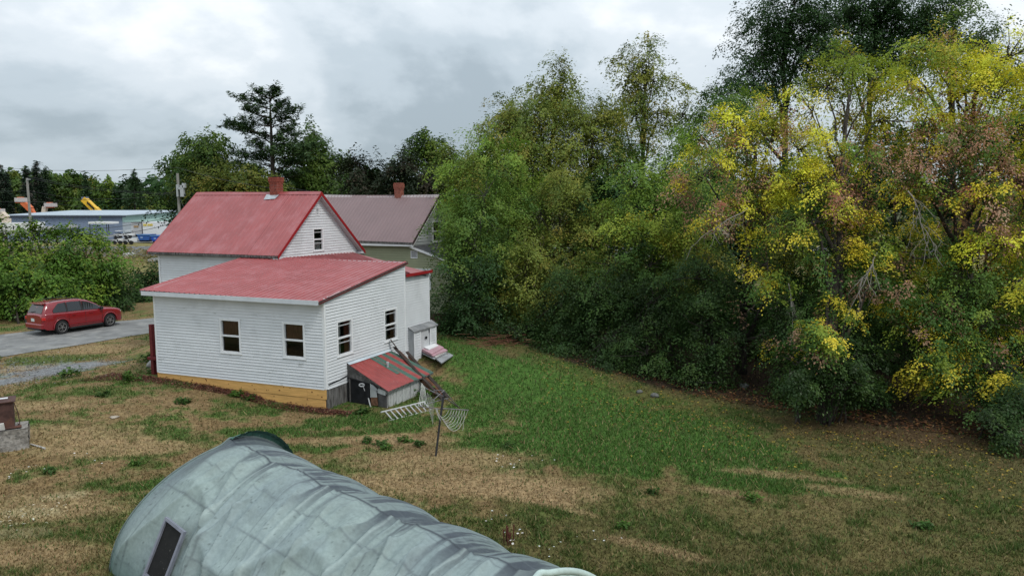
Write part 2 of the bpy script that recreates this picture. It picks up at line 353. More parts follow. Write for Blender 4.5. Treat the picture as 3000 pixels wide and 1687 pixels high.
# ------------------------------------------------------------------ the white house
hs = thing('white_house', 'white clapboard house with red metal roofs, brick chimney and low rear extension', 'house', C0)
def siding(poly, fn, exp, holes, mtl, parent, t=.038, name='siding_board', mtl2=None, sel=None):
    """poly: convex outline in (s, z); fn(s, z, out) -> world. One object per course."""
    zs = [q[1] for q in poly]; z = min(zs); z1 = max(zs); k = 0
    def span(zz):
        xs = []
        for (a, b), (c, d) in zip(poly, poly[1:] + poly[:1]):
            if (b <= zz <= d) or (d <= zz <= b):
                if abs(b - d) < 1e-9: xs += [a, c]
                else: xs.append(a + (c - a) * (zz - b) / (d - b))
        return (min(xs), max(xs)) if xs else None
    while z < z1 - .02:
        zt = min(z + exp, z1 - 1e-4); A = span(z + 1e-4); B = span(zt)
        cuts = sorted((h[0], h[1]) for h in holes if h[2] < zt - .02 and h[3] > z + .02)
        segs = []; lo = (A[0], B[0]); 
        for c in cuts:
            segs.append((lo[0], lo[1], c[0], c[0])); lo = (c[1], c[1])
        segs.append((lo[0], lo[1], A[1], B[1]))
        jit = random.uniform(-.0025, .0025)
        for h in holes:
            for lo_, hi_ in ((h[3], zt), (z, h[2])):
                if z + .02 < (h[3] if hi_ == zt else h[2]) < zt - .005 and h[2] < zt - .02 and h[3] > z + .02:
                    o0 = t * (zt - lo_) / (zt - z) if hi_ == zt else t; m_ = MB(); m_.poly(fn(h[0], lo_, o0), fn(h[1], lo_, o0), fn(h[1], hi_, .003 if hi_ == zt else t * .5), fn(h[0], hi_, .003 if hi_ == zt else t * .5)); m_.build(name, mtl, parent)
        for a0, b0, a1, b1 in segs:
            if a1 - a0 < .01: continue
            mb = MB(); nsub = max(1, int((a1 - a0) / 2.5)); 
            for q in range(nsub):
                f0, f1 = q / nsub, (q + 1) / nsub
                A0, A1, B0, B1 = a0 + (a1 - a0) * f0, a0 + (a1 - a0) * f1, b0 + (b1 - b0) * f0, b0 + (b1 - b0) * f1
                w0, w1 = (random.uniform(-.002, .002) for _ in '12')
                zb = z - .012
                mb.poly(fn(A0, zb, t + jit), fn(A1, zb, t + jit), fn(B1, zt, .003), fn(B0, zt, .003))
                mb.poly(fn(A0, zb, 0), fn(A1, zb, 0), fn(A1, zb, t + jit), fn(A0, zb, t + jit))
            mb.build(name, mtl2 if (mtl2 and sel and sel(z)) else mtl, parent)
        z += exp; k += 1
def window(parent, fn, s0, s1, z0, z1, curt, split=.5, fw=.075, sill=True, extra=False, name='window', back=True):
    """double-hung window; fn(s, z, out)"""
    d = fn(0, 0, 1) - fn(0, 0, 0); U = (fn(1, 0, 0) - fn(0, 0, 0)); Z = Vector((0, 0, 1))
    def bar(mb, a, b, c, e, o0, o1): mb.box(fn(a, c, o0), U * (b - a), Z * (e - c), d * (o1 - o0))
    f = MB()
    bar(f, s0, s0 + fw, z0, z1, -.04, .045); bar(f, s1 - fw, s1, z0, z1, -.04, .045); bar(f, s0 + fw, s1 - fw, z1 - fw, z1, -.04, .045); bar(f, s0 + fw, s1 - fw, z0, z0 + fw * .8, -.04, .045)
    fr = f.build(name, TRIM, parent)
    if sill: m = MB(); bar(m, s0 - .02, s1 + .02, z0 - .03, z0 - .001, .0, .06); m.build('sill', TRIM, fr)
    zm = z0 + (z1 - z0) * split; a0, a1 = s0 + fw, s1 - fw
    m = MB(); bar(m, a0, a1, zm - .03, zm + .03, -.03, .025); m.build('meeting_rail', TRIM, fr)
    m = MB(); bar(m, a0, a0 + .022, z0 + fw * .8, z1 - fw, -.035, -.0); bar(m, a1 - .022, a1, z0 + fw * .8, z1 - fw, -.035, 0); m.build('sash', GREYP, fr)
    if extra:
        m = MB(); bar(m, a0 + .022, a1 - .022, z1 - fw - .15, z1 - fw - .115, -.03, -.005); m.build('sash_bar', GREYP, fr); m = MB(); bar(m, a0 + .022, a1 - .022, zm - .2, zm - .165, -.03, -.005); m.build('sash_bar', GREYP, fr)
    for lo, hi in ((z0 + fw * .8, zm - .03), (zm + .03, z1 - fw)):
        m = MB(); q4 = [fn(a0, lo, -.025), fn(a1, lo, -.025), fn(a1, hi, -.025), fn(a0, hi, -.025)]; m.poly(*(q4 if U.cross(Z).dot(d) > 0 else q4[::-1])); m.build('pane', GLASS, fr)
    for (x0, x1, c0, c1, cm) in curt:
        m = MB(); n = 14; A = a0 + (a1 - a0) * x0; B = a0 + (a1 - a0) * x1
        m.grid(lambda u, v: fn(A + (B - A) * u, z0 + (z1 - z0) * (c0 + (c1 - c0) * v), -.075 + .02 * math.sin(u * 22)), n, 2); m.build('curtain', cm, fr, smooth=True)
    if back: m = MB(); bar(m, s0 - .3, s1 + .3, z0 - .4, z1 + .3, -.6, -.55); m.build('dark_backing', INSIDE, fr)  # dark sheet added close behind the panes so the opening stays dark
    return fr
fF = lambda s, z, o: W(s, -o, z)           # front face of the extension
fS = lambda s, z, o: W(-o, s, z)           # right face of the extension
ZS = .70
zl = lambda b: 3.80 + (4.66 - 3.80) * (b + .35) / 5.51     # underside of the extension roof
wf = [(3.44, 4.36, 1.67, 2.90), (.75, 1.67, 1.69, 2.93)]; ws = [(.61, 1.52, 1.69, 2.95), (3.50, 4.42, 1.69, 2.94)]
siding([(0.05, ZS), (7.30, ZS), (7.30, zl(0) - .08), (0.05, zl(0) - .08)], fF, .1045, wf, VINYL, hs, mtl2=VINYLD, sel=lambda z: z < 1.55 or 2.9 < z < 3.15)
siding([(0.05, ZS), (4.98, ZS), (4.98, zl(4.98) - .05), (.05, zl(0.05) - .05)], fS, .1045, ws, VINYL, hs)
for q in wf: window(hs, fF, *q, [(.0, 1., .46, .97, CURB)], back=False)
for i, q in enumerate(ws): window(hs, fS, *q, [(.0, .35, .03, .95, CURW), (.62, 1., .03, .95, CURR if i == 0 else CURB)], extra=True, back=False)
for P in ((W(.8, .8, .7), W(7.3, .8, .7)), (W(.8, .8, .7), W(.8, 4.95, .7))):
    m = MB(); m.poly(P[0], P[1], P[1] + Vector((0, 0, 3.05)), P[0] + Vector((0, 0, 3.05))); m.build('dark_blocker', INSIDE, hs)  # panelling-brown sheets added inside to keep the windows dark
# corner posts
for a, b, z0, z1 in ((0, 0, ZS, zl(0) - .06), (7.35, 0, ZS, zl(0) - .06), (0, 5.03, 0.2, zl(5) - .03)):
    m = MB(); m.box(W(a + (.06 if a < 1 else -.06), b + .06 if b < 1 else b - .06, z0), Lx * (-.09 if a < 1 else .09), Rx * (-.09 if b < 1 else .09), Vector((0, 0, z1 - z0))); m.build('corner_post', TRIM, hs)
# hidden walls so the house is closed from every side
m = MB(); m.poly(W(7.34, 0, 0), W(7.34, 5, 0), W(7.34, 5, zl(5)), W(7.34, 0, zl(0))); m.poly(W(0.02, 4.99, 0), W(6, 4.99, 0), W(6, 4.99, zl(5)), W(0.02, 4.99, zl(5))); m.poly(W(.05, .3, .68), W(7.3, .3, .68), W(7.3, 4.9, .68), W(.05, 4.9, .68)); m.build('rear_wall', VINYL, hs)
# pine boards under the front wall, each seam as in the photograph
seam = [pb(400 + x / 4, 840 + y / 4, 0)[0] for x, y in ((250, 1000), (885, 1070), (1590, 1140), (2005, 1190), (2226, 1210))]
for i in range(4):
    a0, a1 = seam[i], seam[i + 1]; m = MB(); m.box(W(a0 - .003, -.018 - .002 * i, .355), Lx * (a1 - a0 + .006), Rx * .03, Vector((0, 0, .35))); b = m.build('foundation_board', PLY, hs)
    for _ in range(int(2 + (a0 - a1) * 2.0)):
        k = MB(); ka = random.uniform(a1 + .1, a0 - .1); kz = random.uniform(.42, .64); r = random.uniform(.016, .035)
        k.poly(*[W(ka + math.cos(t) * r, -.0235 - .002 * i, kz + math.sin(t) * r * .8) for t in np.linspace(0, 6.0, 9)]); k.build('knot', KNOT, b)
for a0, a1 in ((3.0, 2.62), (2.617, 0.03), (7.3, 3.0)):
    m = MB(); m.box(W(a0, -.012, -.15), Lx * (a1 - a0), Rx * .03, Vector((0, 0, .488))); b = m.build('foundation_board', PLY, hs)
    for _ in range(5 if a0 < 2.7 else 1):
        k = MB(); ka = random.uniform(a1 + .1, a0 - .1); kz = random.uniform(.08, .3); r = random.uniform(.015, .03)
        k.poly(*[W(ka + math.cos(t) * r, -.0145, kz + math.sin(t) * r * .8) for t in np.linspace(0, 6.0, 9)]); k.build('knot', KNOT, b)
nb = 9
for i in range(nb):
    b0 = .02 + i * 5 / nb; m = MB(); m.box(W(-.012 - .006 * random.random(), b0, -.1), Rx * (5 / nb - .012), Lx * .03, Vector((0, 0, .8 - .02 * random.random()))); m.build('skirt_board', OLDW, hs)
m = MB(); m.tube([W(-.03, .1, .84), W(-.035, .7, .88), W(-.03, 1.15, .93)], .022, 5); m.build('pipe', BLACK, hs)
# roofs
def sheet_panels(fn, W_, n, mtl, parent, pitch=.23, rib=.026, npan=4, name='roof_panel', seed=0):
    """fn(u metres across, v 0..1, lift) -> world"""
    pw = pitch * npan; u = 0; rs = random.Random(seed)
    while u < W_ - .02:
        u1 = min(u + pw, W_); pts = []; x = u
        while x < u1 - .01:
            for dx, h in ((0, rib), (.03, rib), (.05, 0), (pitch * .5 - .01, 0), (pitch * .5, rib * .22), (pitch * .5 + .02, 0), (pitch - .02, 0)):
                if x + dx <= u1: pts.append((x + dx, h))
            x += pitch
        pts.append((u1, rib)); m = MB(); dz = rs.uniform(-.003, .003)
        nv = 2
        I = [[m.p(fn(a, j / nv, h + dz)) for j in range(nv + 1)] for a, h in pts]
        for i in range(len(pts) - 1):
            for j in range(nv): m.f.append([I[i][j], I[i + 1][j], I[i + 1][j + 1], I[i][j + 1]]); m.m.append(0)
        m.build(name, mtl, parent); u = u1
def plane_fn(P00, P10, P01, P11, W_):
    P00, P10, P01, P11 = map(Vector, (P00, P10, P01, P11)); n = (P10 - P00).cross(P01 - P00).normalized()
    if n.z < 0: n = -n
    return lambda u, v, h: (P00.lerp(P10, u / W_)).lerp(P01.lerp(P11, u / W_), v) + n * h
def slab(P, t, name, mtl, parent):
    m = MB(); m.prism([Vector(q) - Vector((0, 0, t)) for q in P], (0, 0, t - .025)); return m.build(name, mtl, parent)
# extension roof
e00, e10, e01, e11 = W(7.63, -.36, 3.79), W(-.11, -.36, 3.72), W(7.63, 4.98, 4.655), W(-.11, 5.16, 4.63)
sheet_panels(plane_fn(e00, e10, e01, e11, 7.74), 7.74, 0, RED, hs, seed=3)
slab([e00, e10, e01.lerp(e01, 1) if 0 else e11, e01], .09, 'roof_deck', OLDW, hs)
m = MB(); m.box(W(7.55, -.375, 3.61), Lx * -7.62, Rx * .025, Vector((0, 0, .15))); fa = m.build('fascia', FASC, hs)
m = MB(); m.box(W(-.115, -.36, 3.64), Lx * .02, W(-.115, 5.16, 4.555) - W(-.115, -.36, 3.64), Vector((0, 0, .045))); m.build('rake_trim', mat('dark_red_edge', (.12, .02, .02), .6), hs)
m = MB(); m.box(W(7.55, -.34, 3.60), Lx * -7.55, Rx * .34, Vector((0, 0, .015))); m.build('soffit', TRIM, hs)
# main block
MA0, MA1, MB0, MB1, RB, RZ, EZ = 5.95, 12.46, 5.0, 10.55, 7.62, 7.40, 4.76
fM = lambda s, z, o: W(s, MB0 - o, z); fG = lambda s, z, o: W(MA0 - o, s, z)
siding([(6.02, 3.0), (MA1 - .05, 3.0), (MA1 - .05, 4.80), (6.02, 4.80)], fM, .1045, [], VINYL, hs)
m = MB(); m.box(W(MA1 - .04, MB0 + .05, .3), Lx * .09, Rx * -.09, Vector((0, 0, 4.4))); m.build('corner_post', TRIM, hs)
slope = (RZ - EZ) / (RB - 4.65)
gzt = lambda b: RZ - .16 - abs(b - RB) * slope
gb0, gb1 = MB0 + .02, MB1
gw = [pa(914, 668, MA0), pa(947, 733, MA0)]; gv = [pa(923, 608, MA0), pa(934, 630.5, MA0)]
GWIN = (gw[0][0], gw[1][0], gw[1][1], gw[0][1]); GV = (gv[0][0], gv[1][0], gv[1][1], gv[0][1])
siding([(gb0, 4.62), (gb1, 4.62), (gb1, max(4.63, gzt(gb1))), (RB, gzt(RB)), (gb0, max(4.63, gzt(gb0)))], fG, .115, [GWIN, GV], VINYL, hs)
window(hs, fG, *GWIN, [(.15, .9, .03, .4, CURW)], extra=True, fw=.07)
def vent(parent, fn, s0, s1, z0, z1, n, mt, dark=BLACK):
    U = (fn(1, 0, 0) - fn(0, 0, 0)); d = fn(0, 0, 1) - fn(0, 0, 0); Z = Vector((0, 0, 1)); f = MB(); fw = .028
    for a, b, c, e in ((s0, s0 + fw, z0, z1), (s1 - fw, s1, z0, z1), (s0 + fw, s1 - fw, z1 - fw, z1), (s0 + fw, s1 - fw, z0, z0 + fw)): f.box(fn(a, c, -.02), U * (b - a), Z * (e - c), d * .06)
    o = f.build('vent', mt, parent); m = MB(); m.poly(fn(s0, z0, -.015), fn(s1, z0, -.015), fn(s1, z1, -.015), fn(s0, z1, -.015)); m.build('vent_back', dark, o)
    for i in range(n):
        z = z0 + fw + (i + .5) * (z1 - z0 - 2 * fw) / n; m = MB(); m.box(fn(s0 + fw, z - .012, -.01), U * (s1 - s0 - 2 * fw), Z * .012 + d * -.0 , d * .035 - Z * .02); m.build('louvre', mt, o)
vent(hs, fG, *GV, 5, TRIM)
m = MB(); m.box(W(MA0 - .03, 5.1, 4.52), Rx * 5.3, Lx * .05, Vector((0, 0, .10))); m.build('flashing', TRIM, hs)
m = MB()   # hidden walls of the main block
m.poly(W(MA1, MB0, .2), W(MA1, MB1, .2), W(MA1, MB1, 4.6), W(MA1, RB, 7.2), W(MA1, MB0, 4.7)); m.poly(W(MA0, MB1, .2), W(MA1, MB1, .2), W(MA1, MB1, 4.62), W(MA0, MB1, 4.62)); m.poly(W(MA0 + .01, MB0, .2), W(MA0 + .01, MB1, .2), W(MA0 + .01, MB1, 4.7), W(MA0 + .01, MB0, 4.7)); m.poly(W(MA0, MB0 + .02, .2), W(MA1, MB0 + .02, .2), W(MA1, MB0 + .02, 4.7), W(MA0, MB0 + .02, 4.7)); m.build('side_wall', VINYL, hs)
ra0, ra1 = 5.68, 12.78
f00, f10, f01, f11 = W(ra1, 4.65, EZ), W(ra0, 4.65, EZ - .01), W(ra1, RB, RZ), W(ra0, RB, RZ)
k00, k10 = W(ra1, 10.85, 4.60), W(ra0, 10.85, 4.58)
sheet_panels(plane_fn(f00, f10, f01, f11, 7.1), 7.1, 0, RED, hs, seed=5, rib=.013)
sheet_panels(plane_fn(k00, k10, f01, f11, 7.1), 7.1, 0, RED, hs, seed=6, rib=.013)
for P in ((f00, f10, f11, f01), (k10, k00, f01, f11)): slab(P, .10, 'roof_deck', OLDW, hs)
up_ = Vector((0, 0, 1)); capn = 24; m = MB()
for sgn, q in ((-1, f00), (1, k00)):
    dirv = (Vector(q) - f01); dirv = dirv.normalized() * .2
    for i in range(capn):
        A = f01.lerp(f11, i / capn); B = f01.lerp(f11, (i + 1) / capn); sag = lambda t: Vector((0, 0, .035 + .01 * math.sin(t * 9)))
        m.poly(A + sag(i / capn), B + sag((i + 1) / capn), B + dirv + Vector((0, 0, .03)), A + dirv + Vector((0, 0, .03)))
m.build('ridge_cap', RED, hs)
for q0, q1 in ((f10, f11), (k10, f11)):
    m = MB(); m.box(Vector(q0) + Lx * -.02 + Vector((0, 0, -.14)), q1 - Vector(q0), Lx * .025, Vector((0, 0, .16))); m.build('rake_trim', REDD, hs)
    m = MB(); m.box(Vector(q0) + Lx * .008 + Vector((0, 0, -.19)), q1 - Vector(q0), Lx * .26, Vector((0, 0, .05))); m.build('rake_soffit', GREYP, hs)
for q0, q1 in ((f00, f01),):
    m = MB(); m.box(Vector(q0) + Lx * .005 + Vector((0, 0, -.12)), q1 - Vector(q0), Lx * .025, Vector((0, 0, .14))); m.build('rake_trim', REDD, hs)
for b, zz in ((4.72, 4.60), (10.55, 4.47)):
    m = MB(); m.box(W(5.68, b, zz), Lx * .4, Rx * .26, Vector((0, 0, .1))); m.build('eave_return', FASC, hs)
m = MB(); m.box(W(ra1 - .05, 4.67, 4.63), Lx * -7.0, Rx * .33, Vector((0, 0, .03))); m.build('soffit', OLDW, hs)
m = MB(); m.poly(f01 + Lx * -1.9 + (f00 - f01) * .085 + Vector((0, 0, .02)), f01 + Lx * -1.9 + (f00 - f01) * .17 + Vector((0, 0, .02)), f01 + Lx * -2.0 + (f00 - f01) * .16, f01 + Lx * -2. + (f00 - f01) * .085)
# chimneys
def chimney(parent, c, zb, zt, wx, ux, uy, flare, mtl, hgt=.068):
    core = MB(); core.cbox(c + Vector((0, 0, (zb + zt) / 2 - .04)), ux * (wx / 2 - .012), uy * (wx / 2 - .012), Vector((0, 0, (zt - zb) / 2 - .02))); ch = core.build('chimney', MORT, parent)
    m = MB(); z = zb; k = 0; flue = None
    while z < zt - .02:
        fl = flare if z > zt - 4.2 * hgt and z < zt - 1.2 * hgt else (flare * .5 if z > zt - 5.2 * hgt else 0); w_ = wx / 2 + fl
        nbk = 2; bw = (2 * w_ - .1) / nbk
        for ax, ay, sg in ((ux, uy, 1), (uy, -ux, 1), (-ux, -uy, 1), (-uy, ux, 1)):
            offs = (.1 if k % 2 else 0)
            for i in range(nbk):
                x0 = -w_ + offs + i * bw; j = random.uniform(-.006, .006)
                m.box(c + ax * (x0 + .006) - ay * (w_ + j) + Vector((0, 0, z + random.uniform(-.003, .003))), ax * (bw - .010), ay * .1, Vector((0, 0, hgt - .012)))
        z += hgt; k += 1
    o = m.build('brick', mtl, ch, kind='stuff'); m = MB(); m.cbox(c + Vector((0, 0, zt - .05)), ux * (wx / 2 - .1), uy * (wx / 2 - .1), Vector((0, 0, .06))); m.build('flue', BLACK, ch); return ch
nL = Vector((Lx.x, Lx.y, 0)); nR = Vector((-Lx.y, Lx.x, 0)) * (1 if -Lx.y * 0 + Lx.x * 1 > 0 else -1)
aC = pb(809, 560, RB)[0]; zC = pb(809, 518, RB)[1]
chimney(hs, W(aC, RB + .02, 0), RZ - .25, zC, .43, nL, nR, .035, BRICK)
m = MB(); q = (f00 - f01).normalized(); cc = W(aC, RB, RZ) + Vector((0, 0, .05))
m.poly(cc + nL * .42 + q * .2, cc + nL * .36 + q * .56, cc - nL * .02 + q * .52, cc - nL * .24 + q * .5, cc - nL * .30 + q * .22); m.build('chimney_flashing', FLASH, hs)
# annex at the back, roof hipped down from the gable wall
ar = [W(5.93, 5.18, 4.62), W(5.93, 10.16, 4.54), W(-.06, 5.34, 4.16), W(-.06, 5.17, 4.12), W(-.06, 7.08, 4.02)]
fn1 = plane_fn(ar[3], ar[2], ar[0], ar[1], 1.0)
def annexfn(u, v, h): return (ar[3].lerp(ar[2], u / 4.8)).lerp(ar[0].lerp(ar[1], u / 4.8), v) + Vector((0, 0, h))
sheet_panels(annexfn, 4.8, 0, RED, hs, seed=9, rib=.03)
m = MB(); m.poly(ar[1], ar[2], ar[4]); m.poly(ar[1], ar[4], W(5.93, 10.5, 4.2)); m.build('roof_panel', RED, hs)
m = MB(); m.box(W(-.07, 5.1, 4.03), Rx * 2.05, Lx * .03, Vector((0, 0, .115))); m.build('fascia', REDD, hs)
fA = lambda s, z, o: W(.12 - o, s, z)
siding([(5.06, .3), (7.10, .3), (7.10, 3.93), (5.06, 4.03)], fA, .1045, [], VINYL, hs)
m = MB(); m.box(W(.17, 7.04, .1), Lx * -.1, Rx * .08, Vector((0, 0, 3.85))); m.build('corner_post', TRIM, hs)
m = MB(); m.poly(W(.12, 7.1, 0), W(5.9, 7.1, 0), W(5.9, 7.1, 4.1), W(.12, 7.1, 3.95)); m.poly(W(.1, 5.05, .32), W(.1, 7.1, .32), W(.1, 7.1, 0), W(.1, 5.05, 0)); m.build('rear_wall', CONC, hs)

# bulkhead against the annex
bk = thing('cellar_bulkhead', 'low white clapboard cellar bulkhead with grey lid against the annex wall', 'bulkhead', W(-.1, 5.8, .7))
bA = -.16; bq0, bq1 = pa(1211, 1000, bA)[0], pa(1276, 975, bA)[0]; fB = lambda s, z, o: W(bA - o, s, z)
bz0, bz1 = .55, pa(1211, 974, bA)[1]; dA, dB = bq0 + (bq1 - bq0) * .30, bq0 + (bq1 - bq0) * .70
siding([(bq0, bz0), (bq1, bz0), (bq1, bz1), (bq0, bz1)], fB, .11, [(dA - .02, dB + .02, bz0, bz1)], VINYL, bk)
for q in (bq0, bq1):
    m = MB(); m.poly(W(bA, q, .4), W(.12, q + .05, .4), W(.12, q + .05, bz1 + .13), W(bA, q, bz1)); m.build('side_panel', GREYP, bk)
m = MB(); m.box(W(bA - .01, dA, .6), Rx * (dB - dA), Lx * .03, Vector((0, 0, bz1 - .62))); dr = m.build('door', mat('pale_grey_door', (.52, .53, .54), .7, .06, 3), bk)
m = MB(); q = (dA + dB) / 2; m.tube([W(bA - .05, q - .05, bz1 - .36), W(bA - .07, q, bz1 - .31), W(bA - .07, q + .05, bz1 - .33), W(bA - .05, q + .03, bz1 - .42)], .03, 6); m.build('handle', BLACK, dr)
m = MB(); m.box(W(bA - .04, dB - .06, bz1 - .2), Rx * .03, Lx * .02, Vector((0, 0, .14))); m.build('hinge', BLACK, dr)
for s0 in (bq0, dA - .08, dB + .02, bq1 - .06):
    m = MB(); m.box(W(bA - .045, s0, .5), Rx * .06, Lx * .03, Vector((0, 0, bz1 - .5))); m.build('trim_board', TRIM, bk)
m = MB(); m.prism([W(bA - .08, bq0 - .08, bz1), W(bA - .08, bq1 + .08, bz1), W(.14, bq1 + .18, bz1 + .17), W(.14, bq0 + .06, bz1 + .17)], (0, 0, .05)); m.build('lid', mat('grey_lid', (.20, .205, .21), .8, .15, 3, col2=(.30, .3, .3)), bk)
# lean-to shed on the right face of the extension
sh = thing('lean_to_shed', 'tumbledown lean-to shed with patched red and green metal roof and peeling white boards', 'shed', W(-.9, 2.4, 0))
E0, E1, T0, T1 = W(-1.92, .72, .63), W(-1.92, 3.80, .62), W(-.03, 1.14, 1.36), W(-.03, 3.84, 1.33)
SGREEN = mat('green_metal', (.055, .115, .085), .45, .2, 5, col2=(.13, .17, .15), thr=(.55, .7), spec=.5); SRED = mat('red_shed_metal', (.29, .05, .044), .42, .15, 3, .05, 6, col2=(.36, .14, .125), thr=(.58, .75), s2=2.5, spec=.5)
pat = 'RRRRRRGRGRG'; nst = len(pat)
def sfn(u, v, h): return E0.lerp(E1, u).lerp(T0.lerp(T1, u), v) + Vector((0, 0, h))
for i, ch in enumerate(pat):
    u0, u1 = i / nst, (i + 1) / nst; m = MB(); d = .10 / nst
    xs = [(u0, .018), (u0 + d, .018), (u0 + 2 * d, 0), ((u0 + u1) / 2, .002), (u1 - d, 0), (u1, .018)]
    for (a, h), (b, k) in zip(xs, xs[1:]):
        for j in range(4): m.poly(sfn(a, j / 4, h), sfn(b, j / 4, k), sfn(b, (j + 1) / 4, k), sfn(a, (j + 1) / 4, h))
    m.build('roof_panel', SGREEN if ch == 'G' else SRED, sh)
m = MB(); m.prism([sfn(.455, .30, .02), sfn(.53, .30, .02), sfn(.53, .98, .02), sfn(.455, .98, .02)], (0, 0, .006)); m.build('patch_strip', SGREEN, sh)
m = MB(); m.prism([sfn(0, 0, -.05), sfn(1, 0, -.05), sfn(1, 1, -.05), sfn(0, 1, -.05)], (0, 0, .042)); m.build('roof_deck', OLDW, sh)
m = MB(); m.prism([sfn(0, .93, .022), sfn(1.0, .95, .022), sfn(1.0, 1.0, .03), sfn(0, 1.0, .03)], (0, 0, .006)); m.build('flashing', mat('pale_flashing', (.50, .56, .60), .5), sh)
m = MB(); q = sfn(.5, .56, 0); m.tube([q, q + Vector((0, 0, .12))], .04, 8); m.tube([q + Vector((0, 0, .12)), q + Vector((0, 0, .2))], .055, 8); m.build('pipe_stub', GREYP, sh)
nbd = 15; F0, F1 = W(-1.80, .86, 0), W(-1.80, 3.70, 0)
for i in range(nbd):
    a, b = F0.lerp(F1, i / nbd), F0.lerp(F1, (i + .93) / nbd); m = MB(); dz = random.uniform(-.05, .02); o_ = Lx * random.uniform(-.012, .012)
    zt = .60; m.box(a + o_ + Vector((0, 0, -.12)), b - a, Lx * .025, Vector((0, 0, zt + .12 + dz))); m.build('wall_board', OLDWP, sh)
m = MB(); m.poly(F0 + Lx * .06, F1 + Lx * .06, F1 + Lx * .06 + Vector((0, 0, .62)), F0 + Lx * .06 + Vector((0, 0, .62))); q0 = W(-.02, 3.75, -.1); m.poly(F1, q0, q0 + Vector((0, 0, 1.35)), F1 + Vector((0, 0, .66))); m.build('back_boards', BLACK, sh)
N0, N1 = W(-.05, 1.16, 0), F0   # near end wall from house to front corner
en = (N1 - N0); eo = Vector((en.y, -en.x, 0)).normalized()
if eo.y > 0: eo = -eo
def fE(t, z, o): return N0 + en * t + eo * o + Vector((0, 0, z))
ztop = lambda t: 1.34 + (.66 - 1.34) * t
def endpanel(name, pts, o, mt, th=.02):
    m = MB(); m.prism([fE(t, z, o) for t, z in pts], eo * th); return m.build(name, mt, sh)
DKP = mat('tar_paper', (.075, .07, .068), .9, .4, 4, .4, 20, col2=(.2, .19, .18), thr=(.58, .72), s2=3)
endpanel('end_panel', [(0, .62), (1, .05), (1, ztop(1)), (0, ztop(0))], -.05, DKP); endpanel('end_panel', [(0, -.1), (1, -.1), (1, .5), (0, .8)], -.055, BLACK)
endpanel('gable_board', [(.0, .86), (.60, .78), (.60, ztop(.6) - .02), (0, ztop(0) - .02)], -.01, mat('grey_board', (.115, .11, .105), .95, .35, 6, .4, 25, col2=(.24, .22, .21), thr=(.56, .7)))
d_ = endpanel('door', [(.08, -.05), (.56, -.05), (.56, .73), (.08, .80)], .0, mat('black_door', (.018, .018, .020), .85, .4, 5))
endpanel('end_board', [(.59, .30), (.76, .34), (.74, .64), (.59, .78)], .015, OLDWP); endpanel('end_board', [(.60, .02), (.78, .05), (.76, .33), (.60, .28)], .012, mat('rusty_board', (.20, .10, .06), .95, .4, 7, .4, 20)); endpanel('end_board', [(.79, -.08), (1, -.08), (1, .50), (.79, .52)], .01, DKP); endpanel('end_board', [(.77, .50), (.97, .45), (.99, .60), (.80, .66)], .02, OLDWP)
endpanel('end_board', [(.60, .64), (.7, .56), (.8, .60), (.66, .76)], .035, GREYP)
m = MB(); m.tube([fE(.06, -.05, .03), fE(.06, .85, .03)], .03, 6); m.build('post', OLDW, sh); m = MB(); m.tube([fE(.0, .86, .02), fE(.57, .76, .03)], .03, 6); m.build('door_header', BLACK, sh)
m = MB(); cl_ = fE(.40, .70, .08); m.tube([cl_ + Vector((math.cos(t) * .09, 0, math.sin(t) * .05)) for t in np.linspace(0, 6.28, 12)], .025, 5); m.tube([cl_ + Vector((.03, 0, 0)), cl_ + Vector((.10, -.02, -.2))], .015, 5); m.build('hose_coil', GREYP, sh)
m = MB(); m.tube([fE(.57, .28, .1), fE(.66, -.02, .16)], .02, 5); m.build('stick', OLDWP, sh)
# long boards leaning behind the shed
PL = [mat('dark_board', (.045, .032, .026), .85, .3, 4, stretch=(1, 1, 1)), mat('stained_board', (.10, .042, .02), .8, .3, 4), mat('tan_board', (.22, .115, .05), .8, .25, 4)]
bl = [((1143, 995), (1188, 1056), 0, .10), ((1155, 1018), (1298, 1176), 0, .11), ((1168, 1030), (1305, 1170), 1, .12), ((1192, 1032), (1312, 1172), 0, .12), ((1198, 1045), (1290, 1165), 1, .1), ((1204, 1050), (1300, 1160), 2, .05), ((1165, 1050), (1276, 1168), 1, .1)]
lbs = ['dark plank propped against the wall, its top end under the right window', 'long dark plank leaning past the far side of the shed roof', 'long reddish plank leaning behind the shed', 'dark plank leaning farthest right behind the shed', 'brown plank in the middle of the leaning pile', 'thin pale brown batten on the leaning plank pile', 'brown plank lying lowest in the pile behind the shed']
for i, (t_, b_, k, wd) in enumerate(bl):
    q = pa(t_[0], t_[1], -.10 - .05 * i); A = W(-.10 - .05 * i, q[0], q[1])
    if i == 0: q2 = pa(b_[0], b_[1], -.55); B = W(-.55, *q2)
    else: B = G(b_[0], b_[1], .03 + .02 * i)
    m = MB(); d = (B - A); sd_ = d.cross(Vector((0, 0, 1))).normalized(); up2 = sd_.cross(d).normalized()
    m.box(A - sd_ * wd / 2, d, sd_ * wd, up2 * .035); o = tag(m.build('plank', PL[k]), lbs[i], 'plank', 'planks leaning behind the shed'); rebase(o, B)
